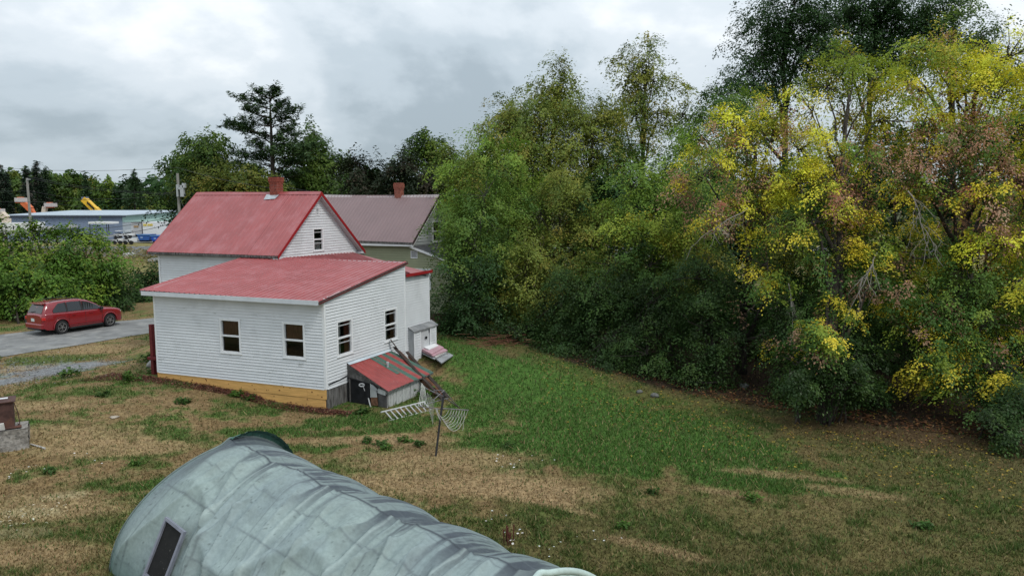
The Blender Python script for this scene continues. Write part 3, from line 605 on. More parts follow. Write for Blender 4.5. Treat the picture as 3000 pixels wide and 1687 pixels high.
# stack of foam and plywood by the bulkhead
def sheet(name, pxs, z, th, mt, label, cat, tilt=0):
    P = [G0(x, y, z) for x, y in pxs]; m = MB()
    for i, q in enumerate(P): q.z += tilt * i / 3
    m.prism(P, (0, 0, th)); o = tag(m.build(name, mt, bevel=.006), label, cat); rebase(o, P[0]); return o
FOAMW = mat('white_foam', (.78, .78, .78), .8, .04, 8); FOAMP = mat('pink_foam', (.50, .30, .34), .8, .08, 5, col2=(.42, .27, .29)); PLYG = mat('grey_plywood', (.33, .34, .35), .8, .15, 3, col2=(.24, .24, .24)); PLYW = mat('pale_ply', (.45, .43, .40), .85, .2, 5)
zg = float(terr(*G(1285, 1050).xy)); print('stack z', zg)
sheet('plywood_sheet', [(1293, 1066), (1328, 1043), (1290, 1024), (1262, 1042)], zg + .03, .05, PLYG, 'grey plywood sheet lying lowest, sticking out right of the foam stack', 'board')
sheet('plywood_sheet', [(1272, 1054), (1308, 1036), (1262, 1012), (1228, 1032)], zg + .09, .04, PLYG, 'grey plywood sheet under the pink foam, nearest the bulkhead', 'board')
sheet('broken_board', [(1277, 1049), (1310, 1030), (1295, 1022), (1265, 1040)], zg + .135, .03, PLYW, 'broken pale board with ragged edge under the pink foam', 'board')
sheet('foam_sheet', [(1268, 1045), (1311, 1028), (1270, 1010), (1232, 1028)], zg + .17, .05, FOAMP, 'lower dusty pink foam sheet in the stack by the bulkhead', 'foam board')
sheet('foam_sheet', [(1264, 1040), (1300, 1020), (1268, 1004), (1230, 1022)], zg + .225, .05, FOAMP, 'upper pink foam sheet directly under the white one', 'foam board')
sheet('foam_sheet', [(1256, 1026), (1284, 1014), (1258, 1002), (1232, 1015)], zg + .28, .05, FOAMW, 'white foam sheet on top of the stack by the bulkhead', 'foam board')
# ladder lying against the shed
ALU = mat('white_aluminium', (.44, .44, .43), .5, .1, 6)
A, B = G0(1116, 1207, .24), G0(1212, 1184, .24)
print('LADDER', A, B, terr(A.x, A.y), terr(B.x, B.y), G(1150, 1229)); ld = thing('ladder', 'white aluminium ladder lying on its side in the grass by the shed', 'ladder', A)
dn_ = G(1150, 1229) - (A + (B - A) * .12); dn_ *= 1.05
for q, nme in ((Vector((0, 0, 0)), 'rail'), (dn_, 'rail')):
    m = MB(); m.tube([A + q, A.lerp(B, .5) + q, B + (B - A) * .35 + q], .03, 5); m.build(nme, ALU, ld)
for i in range(9):
    P = A + (B - A) * (.12 + .15 * i); m = MB(); m.tube([P, P + dn_], .022, 5); m.build('rung', ALU, ld)
# rotary clothesline, half collapsed
MET = mat('rusty_grey_metal', (.17, .165, .17), .6, .3, 10, col2=(.17, .075, .05), thr=(.52, .62), s2=6, metal=.3); POSTM = mat('dark_steel', (.055, .055, .06), .5, .2, 10, metal=.4); CORD = mat('white_cord', (.50, .49, .46), .85, .1, 10)
cb = G(1274, 1336); cY = cb.y
ct = D(1301, 1148, cY + .1)
cl = thing('rotary_clothesline', 'leaning rotary clothesline with bent arms and sagging white cords', 'clothesline', cb)
m = MB(); m.tube([cb - Vector((0, 0, .2)), cb.lerp(ct, .6), ct], [.03, .03, .035], 8); m.build('post', POSTM, cl)
hubt = D(1301, 1143, cY + .1); hub = D(1296, 1200, cY + .1)
ar_ = {'l': D(1246, 1136, cY + 1.0), 'w': D(1225, 1190, cY - .2), 'e': D(1373, 1201, cY + .3), 'r': D(1312, 1165, cY - 1.0), 'n': D(1347, 1195, cY + .8)}
for k, p0 in (('l', D(1294, 1160, cY + .1)), ('w', D(1290, 1198, cY + .1)), ('e', D(1296, 1196, cY + .1)), ('n', D(1308, 1168, cY + .1))):
    m = MB(); m.tube([p0, ar_[k]], .017, 6); m.build('arm', MET, cl)
for a, b in ((hubt, D(1327, 1175, cY + .3)), (hubt, D(1272, 1143, cY + .6)), (D(1246, 1136, cY + 1.), D(1298, 1160, cY)), (hubt, D(1268, 1173, cY - .2)), (D(1225, 1190, cY - .2), D(1314, 1165, cY + .2)), (D(1327, 1175, cY + .3), D(1347, 1195, cY + .8))):
    m = MB(); m.tube([a, b], .012, 5); m.build('strut', MET, cl)
def cord(a, b, sag, n=12, r=.006):
    m = MB(); m.tube([a.lerp(b, i / n) - Vector((0, 0, sag * 4 * (i / n) * (1 - i / n))) for i in range(n + 1)], r, 4, cap=False); m.build('cord', CORD, cl)
for i in range(8):
    t = .25 + .72 * i / 7; cord(hub.lerp(ar_['e'], t), D(1277 + 3 * i, 1200 + 4 * i, cY - .1), .12 + .34 * t)
for i in range(6): cord(hub.lerp(ar_['e'], .35 + .1 * i), D(1305 + 10 * i, 1240 + 4 * i, cY + .2), .10)
for i in range(6): cord(ar_['w'].lerp(D(1272, 1188, cY), i / 8), ar_['l'].lerp(D(1236, 1122, cY + 1), 1 - i / 6), .06)
for i in range(6):
    p = D(1252 + 4 * i, 1150 + 4 * i, cY + .6 - .1 * i); cord(p, p - Vector((.02 * i - .05, 0, .55 + .03 * i)), .0, 4)
for i in range(4): cord(D(1276 + i * 1.5, 1195, cY), D(1286 + 2 * i, 1225 + 3 * i, cY), .02, 4)
# ------------------------------------------------------------------ tarp shelter
tA, tB = G0(672, 1282, 2.36), G0(1582, 1694, 2.36); tA.z = tB.z = 0; tl = (tB - tA).length; tt = (tB - tA).normalized(); tn = Vector((-tt.y, tt.x, 0))
if tn.y < 0: tn = -tn
TW, THt = 1.95, 2.36
NU, NV = 420, 230
U, V = np.meshgrid(np.linspace(0, 1, NU), np.linspace(0, 1, NV), indexing='ij')
def tent(U, V, lift=0.):
    s = U * tl; ph = V * math.pi
    hoop = np.array([0., 1.75, 3.45, 5.15, 6.75, 7.75])
    hd = np.interp(s, hoop, np.arange(6)); fr = hd - np.floor(hd)
    bulge = np.abs(np.sin(math.pi * fr)) ** .7
    far = np.exp(-(s / .5) ** 2); near = np.exp(-((s - tl) / .45) ** 2)
    k = .915 + .075 * bulge * np.clip(1.2 - far, 0, 1) * np.clip(1.2 - near, 0, 1) + .10 * near + .045 * far
    side = np.cos(ph)
    # drape wrinkles run round the hoops and fan out from the ridge
    wr = .040 * (fbm(s * 1.1 + V * 2.2, V * 7, 1.0, 4, 21) - .5) * np.sin(ph) ** .3 + 0.05 * np.abs(np.sin(s * 2.1 + V * 5 + 2 * fbm(s, V * 3, .8, 3, 23))) ** 3 * (1 - np.sin(ph)) 
    fold = .07 * np.exp(-((V - .23 - .07 * np.sin(s * 1.7)) / .02) ** 2) * sst(.2, 1, s) + .05 * np.exp(-((fr - .5 - .35 * (V - .3)) / .05) ** 2) * sst(.12, .3, V) * (V < .48)
    fold = fold + .055 * np.exp(-((fr - .12 + .25 * (V - .45)) / .035) ** 2) * (V < .5)
    c1 = 1 - np.abs(2 * fbm(s * 1.5 + V * 2.6, V * 1.3, .8, 2, 27) - 1); c2 = 1 - np.abs(2 * fbm(s * 1.1 - V * 2.4, V * 1.6, .9, 2, 29) - 1); c3 = 1 - np.abs(2 * fbm(s * 2.6 + V * 1.5, V * 1.2, 1.0, 2, 30) - 1)
    edge = sst(.5, .36, V) * sst(.0, .06, V)
    cre = (c1 ** 8 * .05 + c2 ** 9 * .042) * edge + c3 ** 6 * .014 * sst(.34, .46, V) * sst(.66, .54, V)
    hoopb = .045 * np.exp(-(np.minimum(fr, 1 - fr) / .055) ** 2) * (V < .5) * sst(.02, .2, V) - .03 * np.sin(math.pi * fr) ** 2 * sst(.46, .3, V) * np.clip(1 - far * 2, 0, 1)
    flare = .05 * np.exp(-(s / .22) ** 2) * sst(.42, .60, V)
    endf = np.clip(1 - np.exp(-((s - tl) / .5) ** 2) - np.exp(-(s / .3) ** 2), 0, 1); cre = cre * endf; hoopb = hoopb * endf; fold = fold * endf; wr = wr * (.3 + .7 * endf)
    r = k + cre + hoopb + flare + wr / 2 + fold / 2.4 + lift / 2.2
    ridge = .055 * np.exp(-((V - .5) / .03) ** 2) * (1 - .6 * bulge)
    x = -np.sign(side) * np.abs(side) ** 1.22 * TW * r * (1 + .06 * (1 - np.sin(ph))); z = THt * (np.sin(ph) ** .86) * r + ridge - .03
    skew = -(1.0 * sst(.75, 0, U) ** 2 * far ** .35) * (1 - np.sin(ph)) ** .8
    sx = s + skew
    P = np.stack([tA.x + tt.x * sx + tn.x * x, tA.y + tt.y * sx + tn.y * x, np.maximum(z, .0)], -1)
    return P, s, fr, bulge
TP, ts, tfr, tbul = tent(U, V)
i_ = np.arange(NU * NV).reshape(NU, NV); q_ = np.stack((i_[:-1, :-1], i_[1:, :-1], i_[1:, 1:], i_[:-1, 1:]), -1).reshape(-1, 4)
TARP = mat('faded_green_tarp', (.4, .4, .4), .62, attr='gcol', avar=.09, ascale=16, bump=.3, bscale=12, spec=.3)
base = np.array((.262, .325, .308)); stain = np.array((.050, .060, .073)); grime = np.array((.205, .25, .24)); TC = np.ones(U.shape + (3,)) * base
nA = fbm(ts, V * 9, 1.6, 7, 31); nB = fbm(ts * 7, V * 3, 1.4, 6, 33); nC = fbm(ts * 1.2, V * 30, 1.5, 4, 35)
def lay(C, col, w_): return C * (1 - w_[..., None]) + np.array(col) * w_[..., None]
TC = lay(TC, grime, sst(.45, .65, nA) * .32); TC = lay(TC, (.215, .265, .30), sst(.46, .62, fbm(ts, V * 5, .9, 3, 37)) * .3); TC = lay(TC, (.36, .44, .41), sst(.55, .66, fbm(ts * 1.4, V * 6, 1.2, 4, 39)) * .28)
TC = lay(TC, grime * .9, sst(.5, .7, nC) * sst(.62, .2, V) * .5)
dr_ = np.abs(V - .5)
wetb = np.exp(-(dr_ / .12) ** 2) * (.18 + .82 * sst(.40, .60, nB * .6 + .4 * (1 - tbul) + .1 * nA)) 
TC = lay(TC, stain, np.clip(wetb * .92, 0, .9)); TC = lay(TC, stain * .75, np.exp(-(dr_ / .010) ** 2) * .95); TC = lay(TC, (.40, .47, .44), np.exp(-(np.minimum(tfr, 1 - tfr) / .022) ** 2) * .45 * sst(.04, .2, V)); TC = lay(TC, (.16, .20, .20), np.exp(-((tfr - .06) / .025) ** 2) * .4 * sst(.04, .2, V) * (V < .5))  # ridge stain; along the hoops a highlight and its shade are painted in
TC = lay(TC, stain * 1.1, sst(.5, .54, V) * (.32 + .6 * sst(.44, .56, nB)) * sst(.95, .6, V))
TC = lay(TC, stain * .9, np.exp(-((ts - .25) / .22) ** 2) * sst(.12, .35, V) * .65); TC = lay(TC, stain, np.exp(-((ts - tl) / .35) ** 2) * .7 * sst(.3, .5, V))
fx = np.exp(-(((ts * 1.18) % 1 - .5 + .04 * (nA - .5)) / .014) ** 2); fy = np.exp(-(((V * 9.6) % 1 - .5 + .12 * (nA - .5)) / .028) ** 2)
TC = lay(TC, (.10, .12, .13), np.clip(np.maximum(fx * sst(.38, .6, nB + .1), fy * sst(.40, .6, nC + .1)), 0, 1) * .55)
TC = lay(TC, (.09, .17, .15), sst(.12, .0, V) * .5 + np.exp(-(ts / .12) ** 2) * sst(.5, .2, V) * .35)
TC = lay(TC, (.05, .06, .06), sst(.76, .78, fbm(ts * 18, V * 110, 1.0, 3, 41)) * .5 * sst(.5, .3, V))
shl = thing('tarp_shelter', 'long hoop shelter covered in a faded grey-green tarp, dark stained along its ridge', 'shelter', tA)
me = raw_mesh('cover', TP.reshape(-1, 3) - np.array(tA), q_, TARP); colattr(me, 'gcol', TC.reshape(-1, 3))
cv = bpy.data.objects.new('cover', me); COL.objects.link(cv); cv.parent = shl; BASE['cover'] = tA.copy()
RIM = mat('pale_rim_fabric', (.46, .56, .52), .6, .1, 8, .3, 20); HEM = mat('green_hem', (.10, .24, .19), .75, .25, 9, .5, 14, col2=(.20, .32, .28), thr=(.5, .7), s2=5); ENDF = mat('green_end_fabric', (.16, .30, .26), .8, .2, 4, .3, 10)  # end panel cloth is greenish and deeper in tone than the rim
for uu, sg, hm in ((1.0, 1, RIM), (0.0, -1, HEM)):
    ph = np.linspace(0.0, 1, 80); P, *_ = tent(np.full_like(ph, uu), ph); pts = [Vector(q) for q in P]
    m = MB(); m.tube([q + Vector((0, 0, .01)) for q in pts], .045 if sg > 0 else .02, 8); m.build('end_hoop', RIM if sg > 0 else mat('dull_edge', (.15, .19, .185), .7, .2, 6), shl, smooth=True)
    cen = sum(pts, Vector()) / len(pts); cen.z = .9; m = MB()
    inn = [q.lerp(cen, .13 + .06 * random.random()) + tt * sg * .02 for q in pts]; inm = [q.lerp(cen, .08) + tt * (sg * (.05 + .02 * math.sin(i * 1.9))) for i, q in enumerate(pts)]
    for i in range(79): m.poly(pts[i], pts[i + 1], inm[i + 1], inm[i]); m.poly(inm[i], inm[i + 1], inn[i + 1], inn[i])
    m.build('end_hem', hm, shl)
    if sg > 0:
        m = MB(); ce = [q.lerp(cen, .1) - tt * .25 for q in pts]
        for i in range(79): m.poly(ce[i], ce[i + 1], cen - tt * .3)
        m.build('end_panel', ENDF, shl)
phf = np.linspace(.50, .86, 40); Pf, *_ = tent(np.zeros_like(phf), phf); m = MB(); pf_ = [Vector(q) for q in Pf]; ce_ = tA + Vector((0, 0, 1.0))
for k in range(39):
    q = []
    for jj, i in ((0, k), (1, k + 1)):
        t = i / 39; rad = (pf_[i] - ce_).normalized(); wq = .17 * math.sin(math.pi * min(1, t * 1.1 + .02)) ** .7 + .006 * math.sin(i * 1.7)
        q.append((pf_[i] - rad * .03, pf_[i] + rad * wq * .6 + tt * (.03 + .012 * math.sin(i * 1.3)), pf_[i] + rad * wq + tt * (.14 + .012 * math.sin(i * 2.1))))
    m.poly(q[0][0], q[1][0], q[1][1], q[0][1]); m.poly(q[0][1], q[1][1], q[1][2], q[0][2])
m.build('end_flap', mat('dark_green_flap', (.045, .115, .09), .7, .3, 7, .4, 12, col2=(.12, .19, .17), thr=(.52, .66), s2=6), shl)
# framed screen window resting on the shelter's left side
PX, PY = proj(TP); 
def ontent(x, y, d=.07):
    w_ = (PX - x) ** 2 + (PY - y) ** 2 + (V > .5) * 1e7; k = np.unravel_index(np.argmin(w_), w_.shape); return Vector(TP[k])
q0, q1 = ontent(514, 1514), ontent(571, 1556); 
r0 = ontent(441, 1687); r1 = ontent(516, 1687)
upv = (q0 - r0).normalized(); sdv = (q1 - q0); nv = sdv.cross(upv).normalized()
if nv.dot(Vector((0, -1, 0))) < 0: nv = -nv
Q0 = q0 + nv * .16; wdt = sdv.length; upv = (upv - sdv.normalized() * upv.dot(sdv.normalized())).normalized(); sdn = sdv.normalized()
scr = thing('screen_window', 'grey framed storm window with black dirty screen lying on the tarp shelter', 'window', Q0 - upv * 1.5)
FR = mat('grey_aluminium', (.24, .25, .30), .45, .12, 6, metal=.2)
LN = 1.75; t = .05
for o_, a, b in ((Q0, sdn * wdt, -upv * t), (Q0 - upv * t, sdn * t, -upv * (LN - 2 * t)), (Q0 + sdn * (wdt - t) - upv * t, sdn * t, -upv * (LN - 2 * t)), (Q0 - upv * (LN - t), sdn * wdt, -upv * t), (Q0 + sdn * t - upv * .98, sdn * (wdt - 2 * t), -upv * .035)):
    m = MB(); m.box(o_, a, b, nv * .055); m.build('frame_bar', FR, scr)
m = MB(); m.box(Q0 + sdn * .03 - upv * .03, sdn * (wdt - .06), -upv * (LN - .06), nv * .02); m.build('screen', mat('dirty_screen', (.012, .012, .012), .8, .2, 8, col2=(.16, .15, .13), thr=(.62, .72), s2=28), scr)
# ------------------------------------------------------------------ burn stove at the left edge
zt0 = 0.; RUST = mat('rusted_steel', (.075, .038, .032), .8, .35, 4, .3, 20, col2=(.13, .06, .04), thr=(.52, .66), s2=3); GRAN = mat('granite', (.27, .25, .225), .9, .3, 9, .8, 14, col2=(.16, .15, .135), thr=(.52, .6), s2=12)
sb = G(86, 1313) + Vector((-.68, .07, 0)); sb.z = float(terr(sb.x, sb.y))
xf = Matrix.Translation(sb) @ Matrix.Rotation(R_(32), 4, 'Z')
m = MB(xf); nb_ = 5
def rock(u, v):
    x = -.62 + 1.16 * u; y = -.42 + .8 * v; n = float(fbm(np.array(x * 3), np.array(y * 3), 1., 3, 51)) - .5; return Vector((x, y, .53 + n * .10))
m.grid(rock, 8, 6)
for (x0, y0, x1, y1) in ((-.62, -.42, .54, -.42), (.54, -.42, .54, .38), (.54, .38, -.62, .38), (-.62, .38, -.62, -.42)):
    dx, dy = x1 - x0, y1 - y0
    m.grid(lambda u, v: Vector((x0 + dx * u + (.05 * math.sin(9 * u + 4 * v) - .04 * (1 - v)) * (dy != 0), y0 + dy * u + (.05 * math.sin(7 * u + 5 * v)) * (dx != 0) * .6, (rock((x0 + dx * u + .62) / 1.16, (y0 + dy * u + .42) / .8).z) * v - .05 * (1 - v))), 8, 4)
gr = tag(m.build('granite_block', GRAN), 'rough granite block under the rusty stove at the left edge', 'stone block'); rebase(gr, sb)
st = thing('burn_stove', 'rusty brown steel box stove standing on the granite block', 'stove', sb + Vector((0, 0, .55)))
xs_ = xf @ Matrix.Translation((-.2, 0, .56))
m = MB(xs_); m.cbox((0, 0, .36), (.44, 0, 0), (0, .3, 0), (0, 0, .36)); m.build('body', RUST, st, bevel=.01)
m = MB(xs_); m.cbox((0, 0, .735), (.5, 0, 0), (0, .36, 0), (0, 0, .012)); m.build('top_plate', RUST, st)
m = MB(xs_); m.cbox((.05, -.30, .02), (.55, 0, 0), (0, .08, 0), (0, 0, .015)); m.build('ash_lip', RUST, st)
m = MB(xs_); m.cbox((-.36, -.306, .58), (.07, 0, 0), (0, .004, 0), (0, 0, .08)); m.build('draught_hole', BLACK, st)
pot = MB(xs_); nseg = 16; prof = [(0, .0), (.15, 0), (.165, .15), (.185, .25), (.195, .26), (.17, .255), (.14, .05), (0, .05)]
for (r0_, z0_), (r1_, z1_) in zip(prof, prof[1:]):
    for i in range(nseg):
        a, b = i * 6.28319 / nseg, (i + 1) * 6.28319 / nseg; c = Vector((-.08, -.03, .748))
        pot.poly(c + Vector((math.cos(a) * r0_, math.sin(a) * r0_, z0_)), c + Vector((math.cos(b) * r0_, math.sin(b) * r0_, z0_)), c + Vector((math.cos(b) * r1_, math.sin(b) * r1_, z1_)), c + Vector((math.cos(a) * r1_, math.sin(a) * r1_, z1_)))
tag(rebase(pot.build('iron_pot', mat('rusty_pot', (.11, .055, .048), .85, .3, 8)), xs_ @ Vector((-.08, -.03, .748))), 'rusty bucket-shaped iron pot on top of the burn stove', 'pot')
m = MB(xs_); m.cbox((.22, .1, .757), (.1, 0, 0), (0, .05, 0), (0, 0, .008)); tag(rebase(m.build('white_slip', TRIM), xs_ @ Vector((.22, .1, .757))), 'small white scrap lying on the stove top behind the pot', 'scrap')
m = MB(xs_); m.cbox((.08, -.37, .09), (.14, 0, 0), (0, .02, .01), (-.01, 0, .085)); tag(rebase(m.build('white_block', mat('chalky_block', (.50, .48, .45), .9, .15, 6)), xs_ @ Vector((.08, -.37, 0))), 'pale square block leaning on the foot of the burn stove', 'block')
m = MB(); m.tube([xf @ Vector((.36, -.2, .56)), xf @ Vector((.34, -.15, .9)), xf @ Vector((.26, -.1, 1.2))], .012, 5); m.tube([xf @ Vector((.36, -.2, .56)), xf @ Vector((.30, .1, .57))], .012, 5); tag(rebase(m.build('bent_rod', RUST), xf @ Vector((.36, -.2, .56))), 'thin rusty rod leaning on the right side of the burn stove', 'rod')
a, b = G(90, 1303, .03), G(132, 1316, .03); m = MB(); m.tube([a, a.lerp(b, .5), b], [.02, .025, .03], 6); tag(rebase(m.build('pale_stick', mat('bleached_wood', (.42, .40, .37), .9)), a), 'short pale stick on the grass beside the granite block', 'stick')
# red porch rail and stone at the left end of the extension
pr = thing('porch_railing', 'dark red wooden porch railing beside the left end of the house', 'railing', W(8.07, .5, .45))
REDW = mat('red_painted_wood', (.15, .022, .022), .7, .25, 6)
for a, b in ((8.07, .45), (8.07, 2.2)):
    m = MB(); m.cbox(W(a, b, 1.4), Lx * .065, Rx * .065, Vector((0, 0, .98))); m.build('post', REDW, pr)
for zz in (2.3, 1.45): m = MB(); m.cbox(W(8.07, 1.35, zz), Lx * .03, Rx * .82, Vector((0, 0, .05))); m.build('rail', REDW, pr)
for i in range(9): m = MB(); m.cbox(W(8.07, .62 + i * .17, 1.87), Lx * .018, Rx * .03, Vector((0, 0, .4))); m.build('baluster', REDW, pr)
m = MB(); m.box(W(7.4, .3, 1.05), Lx * .8, Rx * 2.3, Vector((0, 0, .1))); m.build('deck', REDW, pr)
for a_ in (7.9,):
    m = MB(); m.cbox(W(7.75, .4, .7), Lx * .06, Rx * .06, Vector((0, 0, .4))); m.build('post', REDW, pr)
def stone(px, py, r, mt, label, squash=.7, name='stone', dz=0.):
    c = G(px, py); m = MB(); n = 12; h = 7; ph0 = random.random() * 9
    def fn(u, v):
        t, p = u * 2 * math.pi, (v - .5) * math.pi; k = 1 + .14 * math.sin(3 * t + ph0) * math.cos(p) + .1 * math.sin(5 * p + 2 * t + ph0)
        return c + Vector((math.cos(t) * math.cos(p) * r * k * 1.15, math.sin(t) * math.cos(p) * r * k, math.sin(p) * r * squash * k + r * squash * .55 + dz))
    m.grid(fn, n, h); o = m.build(name, mt, smooth=True); tag(o, label, 'stone'); return rebase(o, c)
STN = mat('field_stone', (.30, .29, .27), .9, .25, 7, .4, 20)
stone(450, 1073, .24, STN, 'rounded grey stone beside the left corner of the house')
stone(335, 1223, .12, mat('flat_stone', (.36, .31, .25), .95, .2, 6), 'flat tan stone in the lawn left of the shelter', .3)
# ------------------------------------------------------------------ the neighbour's house
NC = D(1209, 719, 41.0); 
def onN(x, y, P, d): return onp(x, y, P, d)
nh = thing('green_house', 'sage green clapboard house with brown metal roof and brick chimney', 'house', (NC.x, NC.y, .5))
def Nw(a, b, z): return Vector((NC.x, NC.y, 0)) + Lx * a + Rx * b + Vector((0, 0, z))
def npa(x, y, a): P = onp(x, y, Nw(a, 0, 0), Rx); d = P - Nw(0, 0, 0); return (Lx.x * d.y - Lx.y * d.x) / _det, P.z
def npb(x, y, b): P = onp(x, y, Nw(0, b, 0), Lx); d = P - Nw(0, 0, 0); return (d.x * Rx.y - d.y * Rx.x) / _det, P.z
EZn = npb(1209, 711, 0)[1]; apx = npa(1287, 572, 0); RBn, RZn = apx; print('neighbour eave', EZn, 'ridge', apx)
WN = 8.6
q00, q10, q01, q11 = Nw(WN, 0, EZn + .1), Nw(0, 0, EZn), Nw(WN, RBn, RZn + .02), Nw(0, RBn, RZn); q20, q30 = Nw(WN, 2 * RBn, EZn), Nw(0, 2 * RBn, EZn)
sheet_panels(plane_fn(q00, q10, q01, q11, WN), WN, 0, BROWNR, nh, seed=13, rib=.018); sheet_panels(plane_fn(q20, q30, q01, q11, WN), WN, 0, BROWNR, nh, seed=14, rib=.018)
for P in ((q00, q10, q11, q01), (q30, q20, q01, q11)): slab(P, .12, 'roof_deck', OLDW, nh)
m = MB(); dv = (q00 - q01).normalized() * .2; dv2 = (q20 - q01).normalized() * .2
for k in range(16):
    A, B = q01.lerp(q11, k / 16), q01.lerp(q11, (k + 1) / 16); sg = lambda t: Vector((0, 0, .05 - .06 * math.sin(t * 3.1)))
    m.poly(A + sg(k / 16), B + sg((k + 1) / 16), B + dv, A + dv); m.poly(A + sg(k / 16), B + sg((k + 1) / 16), B + dv2, A + dv2)
m.build('ridge_cap', mat('pale_brown_cap', (.36, .31, .31), .5, .1), nh)
m = MB(); m.box(Nw(WN, .02, EZn - .22), Lx * -WN, Rx * .03, Vector((0, 0, .2))); m.build('fascia', TRIM, nh)
for p, q in ((q10, q11), (q30, q11)):
    m = MB(); m.box(p + Vector((0, 0, -.16)) - Lx * .02, q - p, Lx * .03, Vector((0, 0, .16))); m.build('rake_trim', REDD if 0 else mat('dark_brown_trim', (.05, .03, .03), .6), nh)
    m = MB(); m.box(p + Vector((0, 0, -.30)) + Lx * .02, q - p, Lx * .05, Vector((0, 0, .15))); m.build('rake_board', TRIM, nh)
gaN = .28; fGN = lambda s, z, o: Nw(gaN - o, s, z); slN = (RZn - EZn) / RBn; gz2 = lambda b: RZn - .2 - abs(b - RBn) * slN
g0 = npa(1265, 646, gaN); g1 = npa(1288, 708, gaN); gwN = (g0[0], g1[0] + .15, g1[1], g0[1]); v0 = npa(1270, 608, gaN); v1 = npa(1279.5, 621, gaN); gvN = (v0[0], v1[0], v1[1], v0[1])
siding([(.3, EZn - .5), (2 * RBn - .3, EZn - .5), (2 * RBn - .3, gz2(.3)), (RBn, gz2(RBn)), (.3, gz2(.3))], fGN, .17, [gwN, gvN], GREYS, nh)
window(nh, fGN, *gwN, [(0, 1, .1, .8, CURW)], fw=.1); vent(nh, fGN, *gvN, 3, TRIM)
m = MB(); z_ = npa(1262, 628, gaN)[1]; m.box(fGN(RBn - 1.0, z_ - .16, .02), Rx * 2.0, -Lx * .02, Vector((0, 0, .3))); m.build('band_board', GREYP, nh)
# green front wall continues right under a shed roof
fFN = lambda s, z, o: Nw(s, .32 - o, z)
r0 = npb(1202, 722, .32); r1 = npb(1311, 764, .32); e2 = npb(1420, 806, .32)
nv0 = npb(1204, 734, .32); nv1 = npb(1224, 757, .32); vN = (nv1[0], nv0[0], nv1[1], nv0[1]); w0 = npb(1213, 786, .32); w1 = npb(1263, 803, .32); wN = (w1[0], w0[0], w1[1] - .9, w0[1])
siding([(.28, .3), (WN - .3, .3), (WN - .3, EZn - .1), (.28, EZn - .1)], fFN, .14, [(max(.28, vN[0]), vN[1], vN[2], vN[3])] if vN[1] > .3 else [], GREENS, nh)
siding([(e2[0], .3), (.28, .3), (.28, r0[1] - .02), (e2[0], e2[1])], fFN, .14, [vN, wN], GREENS, nh)
vent(nh, fFN, *vN, 6, TRIM); window(nh, fFN, *wN, [(0, 1, 0, 1, CURW)], fw=.09)
m = MB(); dS = Rx * 5.6; A, B = fFN(.3, r0[1] + .02, .12), fFN(e2[0] - .3, e2[1] - .02, .12)
for k in range(14):
    for j in range(10):
        P0 = A.lerp(B, j / 10) + dS * (k / 14); P1 = A.lerp(B, (j + 1) / 10) + dS * (k / 14); h = Vector((0, 0, random.uniform(.0, .02)))
        m.poly(P0 + h, P1 + h + Vector((0, 0, .015)), P1 + dS * (.97 / 14) + h + Vector((0, 0, .015)), P0 + dS * (.97 / 14) + h)
o = m.build('shingle', SHING, nh, kind='stuff'); m = MB(); m.prism([A, B, B + dS, A + dS], (0, 0, -.08)); m.build('roof_deck', SHING, nh); m = MB(); m.box(A + Vector((0, 0, -.1)), B - A, Rx * -.03, Vector((0, 0, .12))); m.build('rake_board', TRIM, nh)
m = MB(); m.poly(Nw(WN - .3, .33, .2), Nw(WN - .3, 2 * RBn - .3, .2), Nw(WN - .3, 2 * RBn - .3, EZn), Nw(WN - .3, RBn, RZn - .2), Nw(WN - .3, .33, EZn)); m.poly(Nw(gaN + .02, .34, .2), Nw(gaN + .02, 5.9, .2), Nw(gaN + .02, 5.9, EZn), Nw(gaN + .02, .34, EZn)); m.poly(Nw(0.3, 5.92, .2), Nw(WN, 5.92, .2), Nw(WN, 5.92, EZn), Nw(.3, 5.92, EZn)); m.poly(fFN(e2[0], .2, 0), fFN(e2[0], e2[1], 0), fFN(e2[0], e2[1], 0) + dS, fFN(e2[0], .2, 0) + dS); m.build('side_wall', GREENS, nh)
pc = npb(1169, 560, RBn); zt = npb(1169, 536, RBn)[1]
chimney(nh, Nw(pc[0], RBn, 0), RZn - .3, zt, .42, nL, nR, .04, BRICKO, .075)
